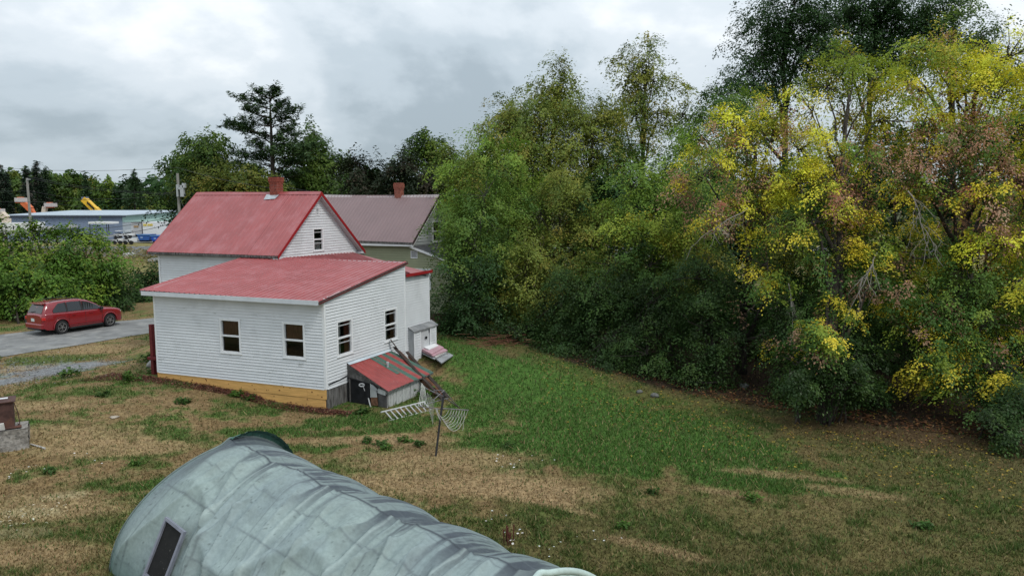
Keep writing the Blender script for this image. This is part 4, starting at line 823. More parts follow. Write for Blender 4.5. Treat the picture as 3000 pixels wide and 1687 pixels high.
# ------------------------------------------------------------------ car
def car(loc, yaw, label):
    xf = Matrix.Translation(loc) @ Matrix.Rotation(yaw, 4, 'Z') @ Matrix.Diagonal((.925, .935, 1.03, 1))
    t = thing('red_car', label, 'car', loc)
    PAINT = mat('red_car_paint', (.22, .006, .011), .25, .05, 3, spec=.6); PAINT.node_tree.nodes['Principled BSDF'].inputs['Coat Weight'].default_value = .7
    TG = mat('tinted_glass', (.012, .013, .015), .06, .05, 1, spec=.8); TY = mat('tyre_rubber', (.02, .02, .021), .9, .15, 10); RIMM = mat('alloy', (.28, .27, .26), .4, .1, 5, metal=.6); LAMP = mat('tail_lamp', (.5, .015, .015), .2, spec=.7); CLR = mat('clear_lamp', (.6, .55, .55), .2, spec=.6); PLT = mat('number_plate', (.55, .62, .58), .5); DK = mat('dark_plastic', (.025, .025, .026), .7)
    itp = lambda x, X, Y: float(np.interp(x, X, Y))
    wid = lambda x: itp(x, [-1.02, -.98, -.85, -.5, .2, 2.4, 3.2, 3.6, 3.8, 3.88], [.70, .78, .87, .91, .92, .92, .905, .84, .72, .55])
    belt = lambda x: itp(x, [-1.02, -.9, 0, 2.4, 2.8, 3.4, 3.7, 3.82, 3.88], [.98, 1.12, 1.10, 1.04, 1.03, .95, .86, .74, .60])
    def bot(x):
        z = itp(x, [-1.02, -.8, -.4, 3.3, 3.7, 3.88], [.44, .30, .26, .26, .26, .40])
        for xc in (0., 2.89):
            if abs(x - xc) < .43: z = max(z, .34 + math.sqrt(max(0, .43 ** 2 - (x - xc) ** 2)))
        return z
    xs = sorted(set([-1.02, -.99, -.95, -.9, -.8, -.7, -.6, -.5] + [round(-.43 + .0717 * i, 4) for i in range(13)] + [.6, .9, 1.2, 1.5, 1.8, 2.1, 2.4] + [round(2.46 + .0717 * i, 4) for i in range(13)] + [3.42, 3.55, 3.65, 3.75, 3.82, 3.88]))
    m = MB(xf); prof = []
    for x in xs:
        wd, be, bo = wid(x), belt(x), bot(x); md = min(max(.72, bo + .03), be - .04); ar = [(wd * .95, bo), (wd, md), (wd * .985, be - .06), (wd * .95, be), (wd * .80, be + .025), (wd * .4, be + .05), (0, be + .055)]
        prof.append([m.p((x, y, z)) for y, z in ar] + [m.p((x, -y, z)) for y, z in ar[-2::-1]])
    for A, B in zip(prof, prof[1:]):
        for k in range(len(A) - 1): m.f.append([A[k], A[k + 1], B[k + 1], B[k]]); m.m.append(0)
    m.f += [prof[0], prof[-1][::-1]]; m.m += [0, 0]
    bd = m.build('body', PAINT, t, smooth=False)
    bd.data.polygons.foreach_set('use_smooth', [len(p.vertices) == 4 for p in bd.data.polygons])
    # floor
    m = MB(xf); m.cbox((1.45, 0, .42), (2.3, 0, 0), (0, .74, 0), (0, 0, .12)); m.build('underbody', DK, t)
    roof = lambda x: itp(x, [-.94, -.80, -.70, -.55, .0, .7, 1.3, 1.7, 2.1, 2.45, 2.75], [1.13, 1.42, 1.58, 1.635, 1.68, 1.70, 1.67, 1.58, 1.40, 1.20, 1.055])
    rw = lambda x: itp(x, [-.94, -.7, 0, 1.3, 1.8, 2.75], [.80, .66, .665, .66, .68, .80])
    gx_ = [-.94, -.87, -.80, -.75, -.70, -.62, -.5, -.2, .1, .5, .9, 1.3, 1.5, 1.7, 1.9, 2.1, 2.3, 2.45, 2.6, 2.75]
    def side(x, f, off=0.):   # f 0 belt .. 1 roof edge, left side
        wb, be = wid(x) * .94, belt(x) - .01; zt = max(roof(x) - .07, be); y = wb + (rw(x) - wb) * f * (1 if zt > be + .02 else 0); z = be + (zt - be) * f
        return (x, y + off, z + off * .3)
    m = MB(xf); prof = []
    for x in gx_:
        ar = [side(x, 0), side(x, .5), side(x, 1), (x, rw(x) * .86, roof(x) - .012), (x, rw(x) * .45, roof(x)), (x, 0, roof(x) + .008)]
        prof.append([m.p(q) for q in ar] + [m.p((q[0], -q[1], q[2])) for q in ar[-2::-1]])
    for A, B in zip(prof, prof[1:]):
        for k in range(len(A) - 1): m.f.append([A[k], A[k + 1], B[k + 1], B[k]]); m.m.append(0)
    m.build('roof', PAINT, t, smooth=True)
    for sg in (1, -1):
        def S(x, f, o=.030): q = side(x, f, o); return (q[0], q[1] * sg, q[2])
        for x0, x1, sk in ((-.42, .33, 1), (.42, 1.20, 0), (1.32, 2.38, 2)):
            m = MB(xf); n = 8
            for i in range(n):
                a, b = x0 + (x1 - x0) * i / n, x0 + (x1 - x0) * (i + 1) / n; f0 = lambda x: .08; f1 = lambda x: .93 if sk != 1 else .93 * min(1, .35 + .65 * (x - x0) / .35)
                m.poly(S(a, f0(a)), S(b, f0(b)), S(b, f1(b)), S(a, f1(a)))
            m.build('side_window', TG, t)
        for x0, x1 in ((.33, .42), (1.20, 1.32)):
            m = MB(xf); m.poly(S(x0, .06, .032), S(x1, .06, .032), S(x1 - .04, .95, .032), S(x0 - .04, .95, .032)); m.build('pillar', DK, t)
        m = MB(xf); m.tube([(-.42, sg * .57, 1.69), (-.2, sg * .58, 1.735), (1.0, sg * .57, 1.745), (1.25, sg * .56, 1.70)], .022, 6); m.build('roof_rail', DK, t)
        m = MB(xf); m.box((.46, sg * .925, .42), (1.95, 0, 0), (0, sg * .02, 0), (0, 0, .035)); m.build('side_moulding', PAINT, t)
        m = MB(xf); m.box((.45, sg * .80, .22), (2.0, 0, 0), (0, sg * .1, 0), (0, 0, .08)); m.build('sill', DK, t)
        for xd in (.42, 1.40, 2.42):
            m = MB(xf); m.box((xd, sg * .919, .36), (.012, 0, 0), (0, sg * .005, 0), (0, 0, .66)); m.build('door_seam', DK, t)
        for xd in (.62, 1.62): m = MB(xf); m.box((xd, sg * .915, .90), (.2, 0, 0), (0, sg * .03, 0), (0, 0, .03)); m.build('door_handle', PAINT, t)
        m = MB(xf); m.cbox((2.34, sg * 1.0, 1.10), (.07, 0, 0), (0, .1, 0), (0, 0, .07)); m.build('mirror', DK, t, bevel=.03)
        m = MB(xf); m.box((-.995, sg * .52, .80), (.16, sg * .0, 0), (-.02, sg * .34, 0), (0, 0, .15)); m.box((-1.018, sg * .36, .80), (.05, 0, 0), (0, sg * .3, 0), (0, 0, .05), 1); m.build('tail_lamp', [LAMP, CLR], t, bevel=.015)
        m = MB(xf); m.box((3.50, sg * .60, .70), (.24, 0, 0), (-.06, sg * .20, 0), (0, 0, .13)); m.build('headlamp', CLR, t, bevel=.02)
        for xc in (0., 2.89):
            m = MB(xf); m.tube([(xc + math.cos(a) * .455, sg * (.915), .34 + math.sin(a) * .455) for a in np.linspace(-.1, 3.24, 15)], .035, 6); m.build('wheel_arch', PAINT, t, smooth=True)
            m = MB(xf); n = 24
            ring = [(.355, .0), (.36, .04), (.36, .2), (.345, .235), (.25, .235), (.24, .18)]
            for (r0_, y0_), (r1_, y1_) in zip(ring, ring[1:]):
                for i in range(n):
                    a, b = i * 6.28319 / n, (i + 1) * 6.28319 / n; f = lambda r, y, an: (xc + math.cos(an) * r, sg * (.70 + y), .36 + math.sin(an) * r)
                    m.poly(f(r0_, y0_, a), f(r0_, y0_, b), f(r1_, y1_, b), f(r1_, y1_, a))
            ty = m.build('wheel', TY, t, smooth=True)
            m = MB(xf); m.tube([(xc + math.cos(a) * .235, sg * .915, .36 + math.sin(a) * .235) for a in np.linspace(0, 6.2832, 25)], .018, 6)
            for k in range(10):
                a = k * .62832 + (.12 if k % 2 else -.12); m.tube([(xc + math.cos(a) * .05, sg * .92, .36 + math.sin(a) * .05), (xc + math.cos(a) * .23, sg * .905, .36 + math.sin(a) * .23)], .014, 4)
            m.cbox((xc, sg * .92, .36), (.045, 0, 0), (0, .012, 0), (0, 0, .045)); m.build('rim', RIMM, ty)
            m = MB(xf); m.tube([(xc, sg * .70, .36), (xc, sg * .87, .36)], .24, 20); m.build('brake', BLACK, ty)
    m = MB(xf); m.poly((-.955, .66, 1.15), (-.955, -.66, 1.15), (-.715, -.56, 1.575), (-.715, .56, 1.575)); m.build('rear_window', TG, t)
    m = MB(xf); m.box((-.86, -.6, 1.585), (.25, 0, .03), (0, 1.2, 0), (0, 0, .03)); m.build('spoiler', PAINT, t, bevel=.012)
    m = MB(xf); m.poly((2.70, .66, 1.085), (2.70, -.66, 1.085), (1.76, -.56, 1.575), (1.76, .56, 1.575)); m.build('windscreen', TG, t)
    m = MB(xf); m.tube([(-.97, .35, 1.17), (-.93, -.05, 1.23)], .012, 4); m.build('wiper', DK, t)
    m = MB(xf); m.box((-1.08, -.80, .36), (.22, 0, 0), (0, 1.6, 0), (0, 0, .26)); m.build('bumper', PAINT, t, bevel=.05)
    m = MB(xf); m.box((-1.085, -.55, .30), (.1, 0, 0), (0, 1.1, 0), (0, 0, .07)); m.build('bumper_skirt', DK, t)
    m = MB(xf); m.box((-1.03, -.15 + .1, .72), (.02, 0, 0), (0, .30, 0), (0, 0, .15)); m.build('number_plate', PLT, t)
    cu = bpy.data.curves.new('badge', 'FONT'); cu.body = 'DODGE'; cu.size = .085; cu.extrude = .004; cu.align_x = 'CENTER'; cu.space_character = 1.7
    tmp = bpy.data.objects.new('badge_tmp', cu); COL.objects.link(tmp); dg = bpy.context.evaluated_depsgraph_get(); me = bpy.data.meshes.new_from_object(tmp.evaluated_get(dg)); bpy.data.objects.remove(tmp)
    me.transform(xf @ Matrix.Translation((-1.012, .05, .97)) @ Matrix.Rotation(-math.pi / 2, 4, 'Z') @ Matrix.Rotation(math.pi / 2, 4, 'X')); me.transform(Matrix.Translation(-Vector(loc))); me.materials.append(RIMM)
    b = bpy.data.objects.new('badge', me); COL.objects.link(b); b.parent = t
    m = MB(xf); m.tube([(-.3, 0, 1.67), (-.42, 0, 1.78)], [.035, .012], 6); m.build('antenna', PAINT, t)
    return t
cr_ = G(185, 979.5); cf_ = G(326.5, 957); print('car wheels', cr_, cf_, (cf_ - cr_).length)
dvec = (cf_ - cr_); yaw = math.atan2(dvec.y, dvec.x)
nrm = Vector((-math.sin(yaw), math.cos(yaw), 0)); ctr = cr_ + nrm * .88
car(Vector((ctr.x, ctr.y, cr_.z + .02)), yaw, 'red station wagon parked on the gravel drive beside the hedge')
# ------------------------------------------------------------------ foliage
PAL = {
 'green': [((.062, .108, .020), 3), ((.085, .132, .022), 2), ((.042, .080, .017), 2)],
 'bright': [((.105, .168, .025), 3), ((.135, .19, .027), 2), ((.072, .125, .021), 1.5)],
 'ygreen': [((.19, .235, .03), 3), ((.13, .19, .028), 2), ((.30, .27, .03), 1)],
 'olive': [((.105, .13, .024), 3), ((.14, .15, .026), 2), ((.07, .10, .02), 2), ((.17, .15, .03), .6)],
 'dark': [((.030, .068, .020), 3), ((.04, .085, .024), 2), ((.024, .05, .016), 2)],
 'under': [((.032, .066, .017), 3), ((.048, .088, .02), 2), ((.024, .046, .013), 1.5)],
 'purple': [((.040, .055, .024), 3), ((.06, .05, .028), 1), ((.028, .045, .02), 2)],
 'wbright': [((.085, .165, .03), 2), ((.06, .12, .025), 1)], 'wgreen': [((.05, .105, .022), 2), ((.065, .11, .03), 1)], 'wdark': [((.04, .075, .022), 2), ((.055, .075, .03), 1)],
 'bushp': [((.065, .125, .018), 3), ((.115, .17, .022), 2), ((.035, .07, .014), 1.6)],
 'yellow': [((.60, .47, .04), 5), ((.46, .41, .04), 3), ((.21, .25, .03), 2.2), ((.09, .15, .025), .8), ((.24, .145, .08), .5)],
 'mix': [((.54, .43, .04), 2.6), ((.26, .28, .03), 2.2), ((.10, .16, .024), 2.4), ((.27, .15, .09), 2.7), ((.05, .09, .02), 1.4), ((.26, .10, .06), .2)],
 'brown': [((.29, .165, .105), 4.2), ((.21, .115, .07), 1.8), ((.33, .21, .135), 1.6), ((.26, .10, .06), .3), ((.11, .155, .025), 2.2), ((.48, .39, .035), 1.4)],
 'lowmix': [((.44, .37, .035), 1.9), ((.15, .20, .026), 2.4), ((.05, .10, .02), 3.6), ((.20, .12, .07), .6)],
 'pine': [((.040, .080, .028), 3), ((.058, .105, .034), 2), ((.028, .055, .022), 1.5)],
 'spruce': [((.026, .045, .028), 3), ((.035, .06, .03), 1), ((.10, .09, .075), .6)],
}
for _k in PAL:
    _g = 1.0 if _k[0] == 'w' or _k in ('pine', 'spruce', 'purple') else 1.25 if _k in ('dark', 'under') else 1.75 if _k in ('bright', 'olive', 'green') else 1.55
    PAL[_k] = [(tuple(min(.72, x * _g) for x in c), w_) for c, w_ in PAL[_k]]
def leaves(cl, rr, m, size, cr, pal, flat=.5, droop=.5, asp=.56, rise=.8, patch=None):
    """cl (n,3) cluster centres, rr (n,3) outward direction -> corner array, colours"""
    n = len(cl)
    if n == 0: return np.zeros((0, 4, 3)), np.zeros((0, 3))
    cols = np.array([p[0] for p in pal]); wt = np.array([p[1] for p in pal], float); wt /= wt.sum()
    if patch and n > 8:      # colours turn bough by bough, not leaf by leaf
        f = patch; nz_ = fbm(cl[:, 0] * f + cl[:, 1] * f * .7, cl[:, 2] * f - cl[:, 1] * f * .4, 1.0, 3, int(abs(cl[0, 0] * 7)) % 50) + rng.normal(0, .022, n)
        ci = np.searchsorted(np.cumsum(wt), np.clip((np.argsort(np.argsort(nz_)) + .5) / n, 0, .9999)); perm = rng.permutation(len(pal)); 
    else: ci = rng.choice(len(pal), n, p=wt)
    bias = rng.uniform(.82, 1.2, n)
    cc = cols[ci] * bias[:, None]; hang = (cols[ci][:, 0] > cols[ci][:, 1] * 1.45)
    C = np.repeat(cl, m, 0); Rr = np.repeat(rr, m, 0); N = n * m
    # every cluster is a drooping spray: leaves along a short shoot, thinning to its tip
    ax = rr * .8 + rng.normal(0, .55, (n, 3)); ax[:, 2] += .12; ax /= np.linalg.norm(ax, axis=1)[:, None]
    scl = rng.uniform(.65, 1.35, n) * cr
    A = np.repeat(ax, m, 0); S = np.repeat(scl, m)[:, None]; hg = np.repeat(hang, m)
    tt_ = rng.uniform(-.7, 1.35, (N, 1)); rad = rng.normal(0, 1, (N, 3)); rad[:, 2] *= flat
    off = A * tt_ * S + rad * S * (.50 - .22 * np.clip(tt_, 0, 1.35))
    off[hg, 2] *= 1.5
    off[:, 2] -= droop * ((off[:, 0] ** 2 + off[:, 1] ** 2) / S[:, 0])
    P = C + off
    cn = rr * .55 + rng.normal(0, .22, (n, 3)); cn[:, 2] += rise
    nm = np.repeat(cn, m, 0) + rng.normal(0, .34, (N, 3)); nm /= np.linalg.norm(nm, axis=1)[:, None]
    u = A * np.array((1, 1, .3)) + rad * .6 + rng.normal(0, .35, (N, 3)); u[:, 2] -= .45; u[hg, 2] -= .8
    u -= nm * (u * nm).sum(1)[:, None]; u /= np.linalg.norm(u, axis=1)[:, None] + 1e-9; v = np.cross(nm, u)
    L = size * rng.uniform(.65, 1.3, N)[:, None] * .5; Wd = L * asp
    k = rng.uniform(-.25, .25, N)[:, None]
    Q = np.stack((P - u * L, P + v * Wd + u * L * k, P + u * L - nm * L * .25, P - v * Wd + u * L * k), 1)
    lc = np.repeat(cc, m, 0) * rng.uniform(.86, 1.14, N)[:, None]; lc[:, 0] *= rng.uniform(.92, 1.1, N)
    return Q, lc
def foliage(name, Q, C, parent, mtl=LEAF):
    n = len(Q); me = raw_mesh(name, (Q - np.array(BASE[parent.name])).reshape(-1, 3), np.arange(n * 4).reshape(n, 4), mtl, smooth=False)
    colattr(me, 'leafcol', C, 'FACE'); o = bpy.data.objects.new(name, me); COL.objects.link(o); o.parent = parent; o['kind'] = 'stuff'; BASE[o.name] = BASE[parent.name]; return o
NLEAF = 0
def wob(a, b, n, amp):
    a, b = Vector(a), Vector(b); return [a.lerp(b, i / n) + Vector([random.uniform(-amp, amp) * (0 < i < n) for _ in '123']) for i in range(n + 1)]
def tree(name, label, cat, base, lobes, group=None, pal='green', tr=.2, dens=1., leaf=None, m=70, bark=BARK, twig=True, cr_=None, trunk_top=None, multi=1, droop=.5, flat=.5, rise=.8):
    """lobes in photograph measure: (px, py, depth, half-width px, half-height px[, palette])"""
    global NLEAF
    base = Vector(base); t = thing(name, label, cat, base, group); QQ, CC = [], []
    L3 = []
    for q in lobes:
        px, py, Y, rx, rz = q[:5]; c = D(px, py, Y); k = Y / F; L3.append((c, rx * k, (rx * .5 + rz * .5) * k * 1.0, rz * k, q[5] if len(q) > 5 else pal, q[6] if len(q) > 6 else 1.))
    tw = MB()
    for c, rx, ry, rz, pk, dm in L3:
        Y = c.y; size = leaf or max(.09, (.0033 if Y < 60 else .0040) * Y); cr = cr_ or (.0125 * Y + .06)
        area = 4 * math.pi * (rx * rz + rx * ry + ry * rz) / 3; n = int(max(6, dens * dm * (.56 if Y < 42 else .80 if Y < 60 else 1.35 if Y < 120 else .7) * area / cr ** 2))
        nbg = max(3, n // 6); d = rng.normal(0, 1, (nbg, 3)); d[:, 2] += .15; d /= np.linalg.norm(d, axis=1)[:, None]
        lump = .80 + .34 * vnoise(d[:, 0] * 2.2 + c.x, d[:, 2] * 2.2 + c.z + d[:, 1] * 1.7, 3)
        rf = (1 - .55 * rng.random(nbg) ** 2.0) * lump
        Pb = np.array(c) + d * rf[:, None] * np.array((rx, ry, rz)); ib = rng.integers(0, nbg, n); br_ = min(cr * 1.35, .42 * min(rx, rz))
        of_ = rng.normal(0, 1, (n, 3)) * np.array((br_, br_, br_ * .42)); of_[:, 2] -= .28 * (of_[:, 0] ** 2 + of_[:, 1] ** 2) / br_
        P = Pb[ib] + of_; d = d[ib] + of_ / br_ * .45; d /= np.linalg.norm(d, axis=1)[:, None]; P[:, 2] = np.maximum(P[:, 2], base.z + .25)
        Q, C = leaves(P, d, m, size, cr, PAL[pk], droop=droop, flat=flat, rise=rise, patch=13. / Y); C = C * (.72 if Y > 60 else 1.); QQ.append(Q); CC.append(C)
        if twig:
            for i in range(min(n, 9)):
                tw.tube(wob(c + Vector((0, 0, -rz * .3)), P[i], 4, .06), [.03, .024, .018, .012, .006], 4, cap=False)
    Q = np.concatenate(QQ); C = np.concatenate(CC); NLEAF += len(Q)
    foliage('crown', Q, C, t)
    if tw.f: tw.build('twigs', bark, t, kind='stuff')
    cs = sum((l[0] for l in L3), Vector()) / len(L3); top = max(L3, key=lambda l: l[0].z)[0]
    for j in range(multi):
        bb = base + Vector((random.uniform(-.5, .5), random.uniform(-.4, .4), 0)) * (multi > 1); tp = Vector(trunk_top) if trunk_top else (cs.lerp(top, .6) if multi == 1 else random.choice(L3)[0])
        pts = wob(bb - Vector((0, 0, .15)), tp, 6, tr * .55); rads = [tr * (1.35 if i == 0 else 1 - .13 * i) for i in range(7)]
        m_ = MB(); m_.tube(pts, rads, 8); m_.build('trunk', bark, t, smooth=True)
        if multi == 1:
            for c, rx, ry, rz, pk, dm in L3:
                f = max(.15, min(.85, (c.z - bb.z) / max(.1, tp.z - bb.z) - .25)); i = min(5, int(f * 6)); a = pts[i].lerp(pts[i + 1], f * 6 - i)
                m_ = MB(); r = rads[i] * .5; m_.tube(wob(a, c, 4, .12), [r, r * .8, r * .62, r * .45, r * .25], 6); m_.build('limb', bark, t, smooth=True)
    return t
def gb(px, py): return G(px, py)
def gY(px, Y): X = D(px, 590, Y).x; return ground(X, Y)
# --- tall trees behind the wood edge
TB = 'trees of the wood right of the houses'
tree('tree', 'bluish green leafy tree at the left end of the wood, overlapping the green house', 'tree', gY(1400, 37.2), [(1420, 550, 36.5, 80, 80, 'green'), (1375, 650, 36, 75, 90), (1450, 640, 37, 95, 100), (1350, 760, 35.6, 80, 90), (1330, 860, 35.4, 70, 80, 'dark'), (1440, 760, 36.3, 100, 90), (1420, 880, 35.6, 95, 80, 'dark'), (1335, 950, 35.4, 55, 40, 'under'), (1395, 790, 34.4, 75, 80, 'dark', 1.8), (1395, 900, 34.0, 80, 75, 'dark', 1.8), (1390, 700, 34.8, 70, 65, 'green', 1.6), (1390, 960, 33.7, 60, 40, 'under', 1.6)], TB, tr=.12, bark=BARKG)
tree('tree', 'yellow-green broad tree rising just behind the green house roof end', 'tree', gY(1400, 46), [(1400, 440, 46, 85, 75, 'bright'), (1470, 400, 46, 90, 90, 'olive'), (1420, 520, 45, 100, 80, 'bright'), (1500, 500, 45, 110, 90, 'olive'), (1370, 500, 46, 50, 60, 'olive'), (1400, 620, 44, 110, 90, 'bright')], TB, tr=.28)
tree('tree', 'olive green bushy tree with a broad rounded top in the middle of the wood', 'tree', gY(1590, 47), [(1560, 330, 47, 110, 75, 'olive'), (1640, 290, 47, 95, 75, 'olive'), (1530, 420, 46, 120, 90, 'olive'), (1640, 400, 46, 120, 90, 'olive'), (1560, 520, 44, 130, 90, 'olive'), (1655, 205, 48, 42, 42, 'olive', .7), (1620, 250, 48, 60, 45, 'olive', .8), (1480, 330, 47, 40, 40, 'olive')], TB, tr=.3)
tree('tree', 'olive tree with dusky lower boughs left of the tall slim tree', 'tree', gY(1720, 46), [(1735, 330, 46, 70, 80, 'olive'), (1720, 430, 45, 110, 90, 'olive'), (1790, 500, 44, 100, 80, 'green'), (1680, 560, 43, 130, 90, 'olive'), (1780, 610, 42, 120, 80, 'dark')], TB, tr=.28)
tree('tall_tree', 'tall slim open-crowned tree standing against the sky in the middle of the wood', 'tree', gY(1880, 49), [(1880, 175, 49, 55, 55, 'olive', .8), (1915, 220, 49, 55, 55, 'olive', .7), (1830, 235, 49, 60, 55, 'olive', .8), (1880, 280, 49, 90, 50, 'olive', .75), (1930, 320, 49, 50, 45, 'olive', .7), (1815, 330, 49, 60, 50, 'olive', .8), (1890, 370, 49, 70, 45, 'olive', .7), (1840, 410, 49, 60, 40, 'olive', .6), (1905, 130, 49, 28, 28, 'olive', .7)], TB, tr=.26, dens=1.1)
tree('tree', 'mid green tree below the gap of sky right of the slim tree', 'tree', gY(2080, 44), [(2120, 320, 44, 85, 55, 'green'), (2190, 300, 44, 60, 45, 'bright', .8), (2060, 390, 43, 90, 60, 'bright'), (2170, 390, 42, 100, 70, 'green'), (2020, 470, 40, 90, 60, 'bright'), (2000, 330, 44, 30, 40, 'olive', .5)], TB, tr=.26)
tree('tall_tree', 'very tall dark green tree at the top, leftmost of the dark crowns', 'tree', gY(2300, 56), [(2260, 60, 56, 90, 80, 'dark'), (2330, -10, 56, 110, 80, 'dark'), (2230, 150, 56, 90, 70, 'dark', .8), (2340, 130, 56, 100, 80, 'dark', .75), (2190, 230, 56, 80, 50, 'dark', .7), (2110, 270, 56, 60, 35, 'dark', .6), (2280, 240, 56, 90, 50, 'dark', .7), (2400, 60, 56, 90, 80, 'dark', .7)], TB, tr=.4, dens=1.1)
tree('tall_tree', 'very tall dark tree at the top, between two other dark crowns', 'tree', gY(2520, 57), [(2480, 20, 57, 100, 90, 'dark', .85), (2560, 80, 57, 110, 90, 'dark', .85), (2470, 150, 57, 110, 70, 'dark', .8), (2600, -10, 57, 110, 80, 'dark')], TB, tr=.42, dens=1.1)
tree('tall_tree', 'very tall grey-green tree in the top right corner', 'tree', gY(2800, 55), [(2700, 40, 55, 90, 80, 'dark'), (2800, 30, 55, 100, 70, 'green', .8), (2760, 130, 55, 110, 80, 'dark', .8), (2880, 90, 55, 70, 60, 'green', .7), (2900, 190, 54, 90, 80, 'dark', .8), (2640, 160, 55, 90, 80, 'dark')], TB, tr=.4, dens=1.1)
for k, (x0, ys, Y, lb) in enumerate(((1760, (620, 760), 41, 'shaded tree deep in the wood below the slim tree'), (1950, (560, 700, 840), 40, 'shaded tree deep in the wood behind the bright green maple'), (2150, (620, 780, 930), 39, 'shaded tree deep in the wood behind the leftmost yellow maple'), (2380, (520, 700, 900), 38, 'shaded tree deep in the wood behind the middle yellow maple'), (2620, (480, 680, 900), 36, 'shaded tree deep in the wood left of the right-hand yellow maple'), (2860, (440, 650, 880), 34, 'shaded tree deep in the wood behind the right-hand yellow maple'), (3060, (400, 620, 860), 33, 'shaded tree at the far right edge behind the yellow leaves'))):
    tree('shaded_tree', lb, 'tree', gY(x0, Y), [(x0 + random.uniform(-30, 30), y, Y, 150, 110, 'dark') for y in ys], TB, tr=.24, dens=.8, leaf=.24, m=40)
# --- front row: turning maples and green maples
BE = 'yellowing maples along the lawn'
tree('maple_tree', 'yellowing maple with brown seed clusters, leftmost of the turning maples', 'tree', gY(2190, 28.5), [(2160, 365, 29, 85, 50, 'yellow'), (2230, 330, 29, 60, 45, 'yellow'), (2090, 430, 28, 90, 50, 'mix'), (2190, 450, 27.5, 110, 55, 'mix'), (2260, 400, 28, 80, 60, 'mix'), (2060, 510, 27.5, 75, 45, 'brown'), (2160, 540, 27, 110, 55, 'mix'), (2250, 510, 27, 90, 50, 'yellow'), (2110, 605, 26.8, 80, 35, 'brown'), (2220, 620, 26.8, 100, 60, 'mix'), (2250, 760, 26, 75, 55, 'lowmix'), (2250, 860, 25.8, 60, 60, 'lowmix', .7), (2230, 980, 25.6, 50, 70, 'lowmix', .5)], BE, tr=.2)
tree('maple_tree', 'yellow and green maple with a flared trunk base, middle one of the turning maples', 'tree', G(2415, 1232), [(2420, 240, 28.5, 75, 55, 'ygreen'), (2500, 150, 28.5, 65, 60, 'ygreen'), (2560, 210, 28.5, 75, 65, 'ygreen'), (2380, 310, 28, 85, 55, 'yellow', .7), (2480, 320, 28, 90, 70, 'yellow', .6), (2580, 330, 27.5, 100, 70, 'mix', .8), (2340, 420, 27, 90, 60, 'mix'), (2450, 440, 26.5, 110, 60, 'yellow'), (2560, 460, 26.5, 110, 70, 'mix'), (2330, 520, 26, 90, 55, 'yellow'), (2440, 560, 25.5, 100, 60, 'mix'), (2540, 580, 25.5, 100, 60, 'brown'), (2380, 640, 25, 100, 50, 'lowmix'), (2500, 690, 25, 100, 50, 'lowmix'), (2440, 780, 24.8, 90, 60, 'lowmix'), (2560, 800, 24.6, 90, 70, 'lowmix'), (2490, 900, 24.4, 80, 50, 'lowmix')], BE, tr=.22)
tree('maple_tree', 'brightest yellow maple with hanging tan seed clusters at the right edge', 'tree', gY(2800, 26.0), [(2700, 120, 27, 75, 75, 'ygreen'), (2790, 160, 27, 80, 80, 'yellow'), (2880, 110, 27, 80, 70, 'yellow'), (2960, 140, 26, 80, 90, 'yellow'), (2700, 240, 26.5, 90, 70, 'yellow', .8), (2810, 260, 26.5, 90, 70, 'yellow', .8), (2920, 270, 25.5, 100, 80, 'yellow'), (2690, 360, 26, 90, 65, 'mix'), (2800, 380, 25.5, 100, 70, 'brown', .8), (2920, 400, 24.5, 110, 80, 'mix'), (3020, 330, 24.5, 80, 110, 'yellow'), (2680, 500, 25, 90, 60, 'brown', .8), (2790, 540, 24.5, 100, 70, 'lowmix'), (2900, 560, 23.8, 100, 60, 'brown'), (3000, 520, 23.5, 80, 80, 'brown'), (2860, 650, 23.5, 80, 45, 'brown'), (2960, 690, 23, 90, 70, 'yellow'), (2990, 820, 22.6, 70, 60, 'mix')], BE, tr=.24)
tree('maple_tree', 'low yellow-leaved maple sapling hanging over the lawn at lower right', 'tree', gY(2740, 24.6), [(2700, 740, 24, 90, 60, 'lowmix'), (2620, 840, 24, 90, 60, 'lowmix'), (2730, 860, 23.6, 100, 70, 'lowmix'), (2850, 800, 23.2, 100, 70, 'green'), (2680, 960, 23.4, 90, 60, 'lowmix'), (2790, 970, 23, 100, 70, 'lowmix'), (2900, 920, 22.6, 100, 80, 'lowmix'), (2730, 1060, 22.9, 90, 50, 'lowmix'), (2830, 1080, 22.5, 100, 60, 'lowmix'), (2950, 1040, 22, 90, 90, 'lowmix'), (2780, 1150, 22.5, 60, 40, 'lowmix', .7), (2900, 1160, 22, 80, 50, 'under'), (2990, 1160, 21.3, 70, 70, 'under')], BE, tr=.1, multi=4)
tree('maple_tree', 'bright green maple with yellow lower boughs in front of the wood', 'tree', gY(1905, 33.5), [(1850, 530, 33, 95, 55, 'bright'), (1940, 500, 33, 95, 50, 'bright'), (1890, 590, 32.5, 120, 55, 'bright'), (1990, 570, 32, 85, 60, 'green'), (1830, 660, 32, 85, 60, 'ygreen'), (1920, 670, 31.5, 110, 60, 'ygreen'), (2010, 660, 31, 70, 50, 'olive'), (1900, 760, 31, 120, 70, 'green'), (1800, 760, 32, 90, 70, 'green')], BE, tr=.18)
def mass(px, Y, top, bot, hw, pt, pm, pb_, rows=6):
    L = []
    for i in range(rows):
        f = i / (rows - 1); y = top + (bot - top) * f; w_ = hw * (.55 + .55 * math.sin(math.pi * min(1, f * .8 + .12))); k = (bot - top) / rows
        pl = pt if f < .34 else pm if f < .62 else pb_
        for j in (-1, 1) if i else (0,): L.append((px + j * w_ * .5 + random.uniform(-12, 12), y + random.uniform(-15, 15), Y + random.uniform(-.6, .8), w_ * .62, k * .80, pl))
    return L
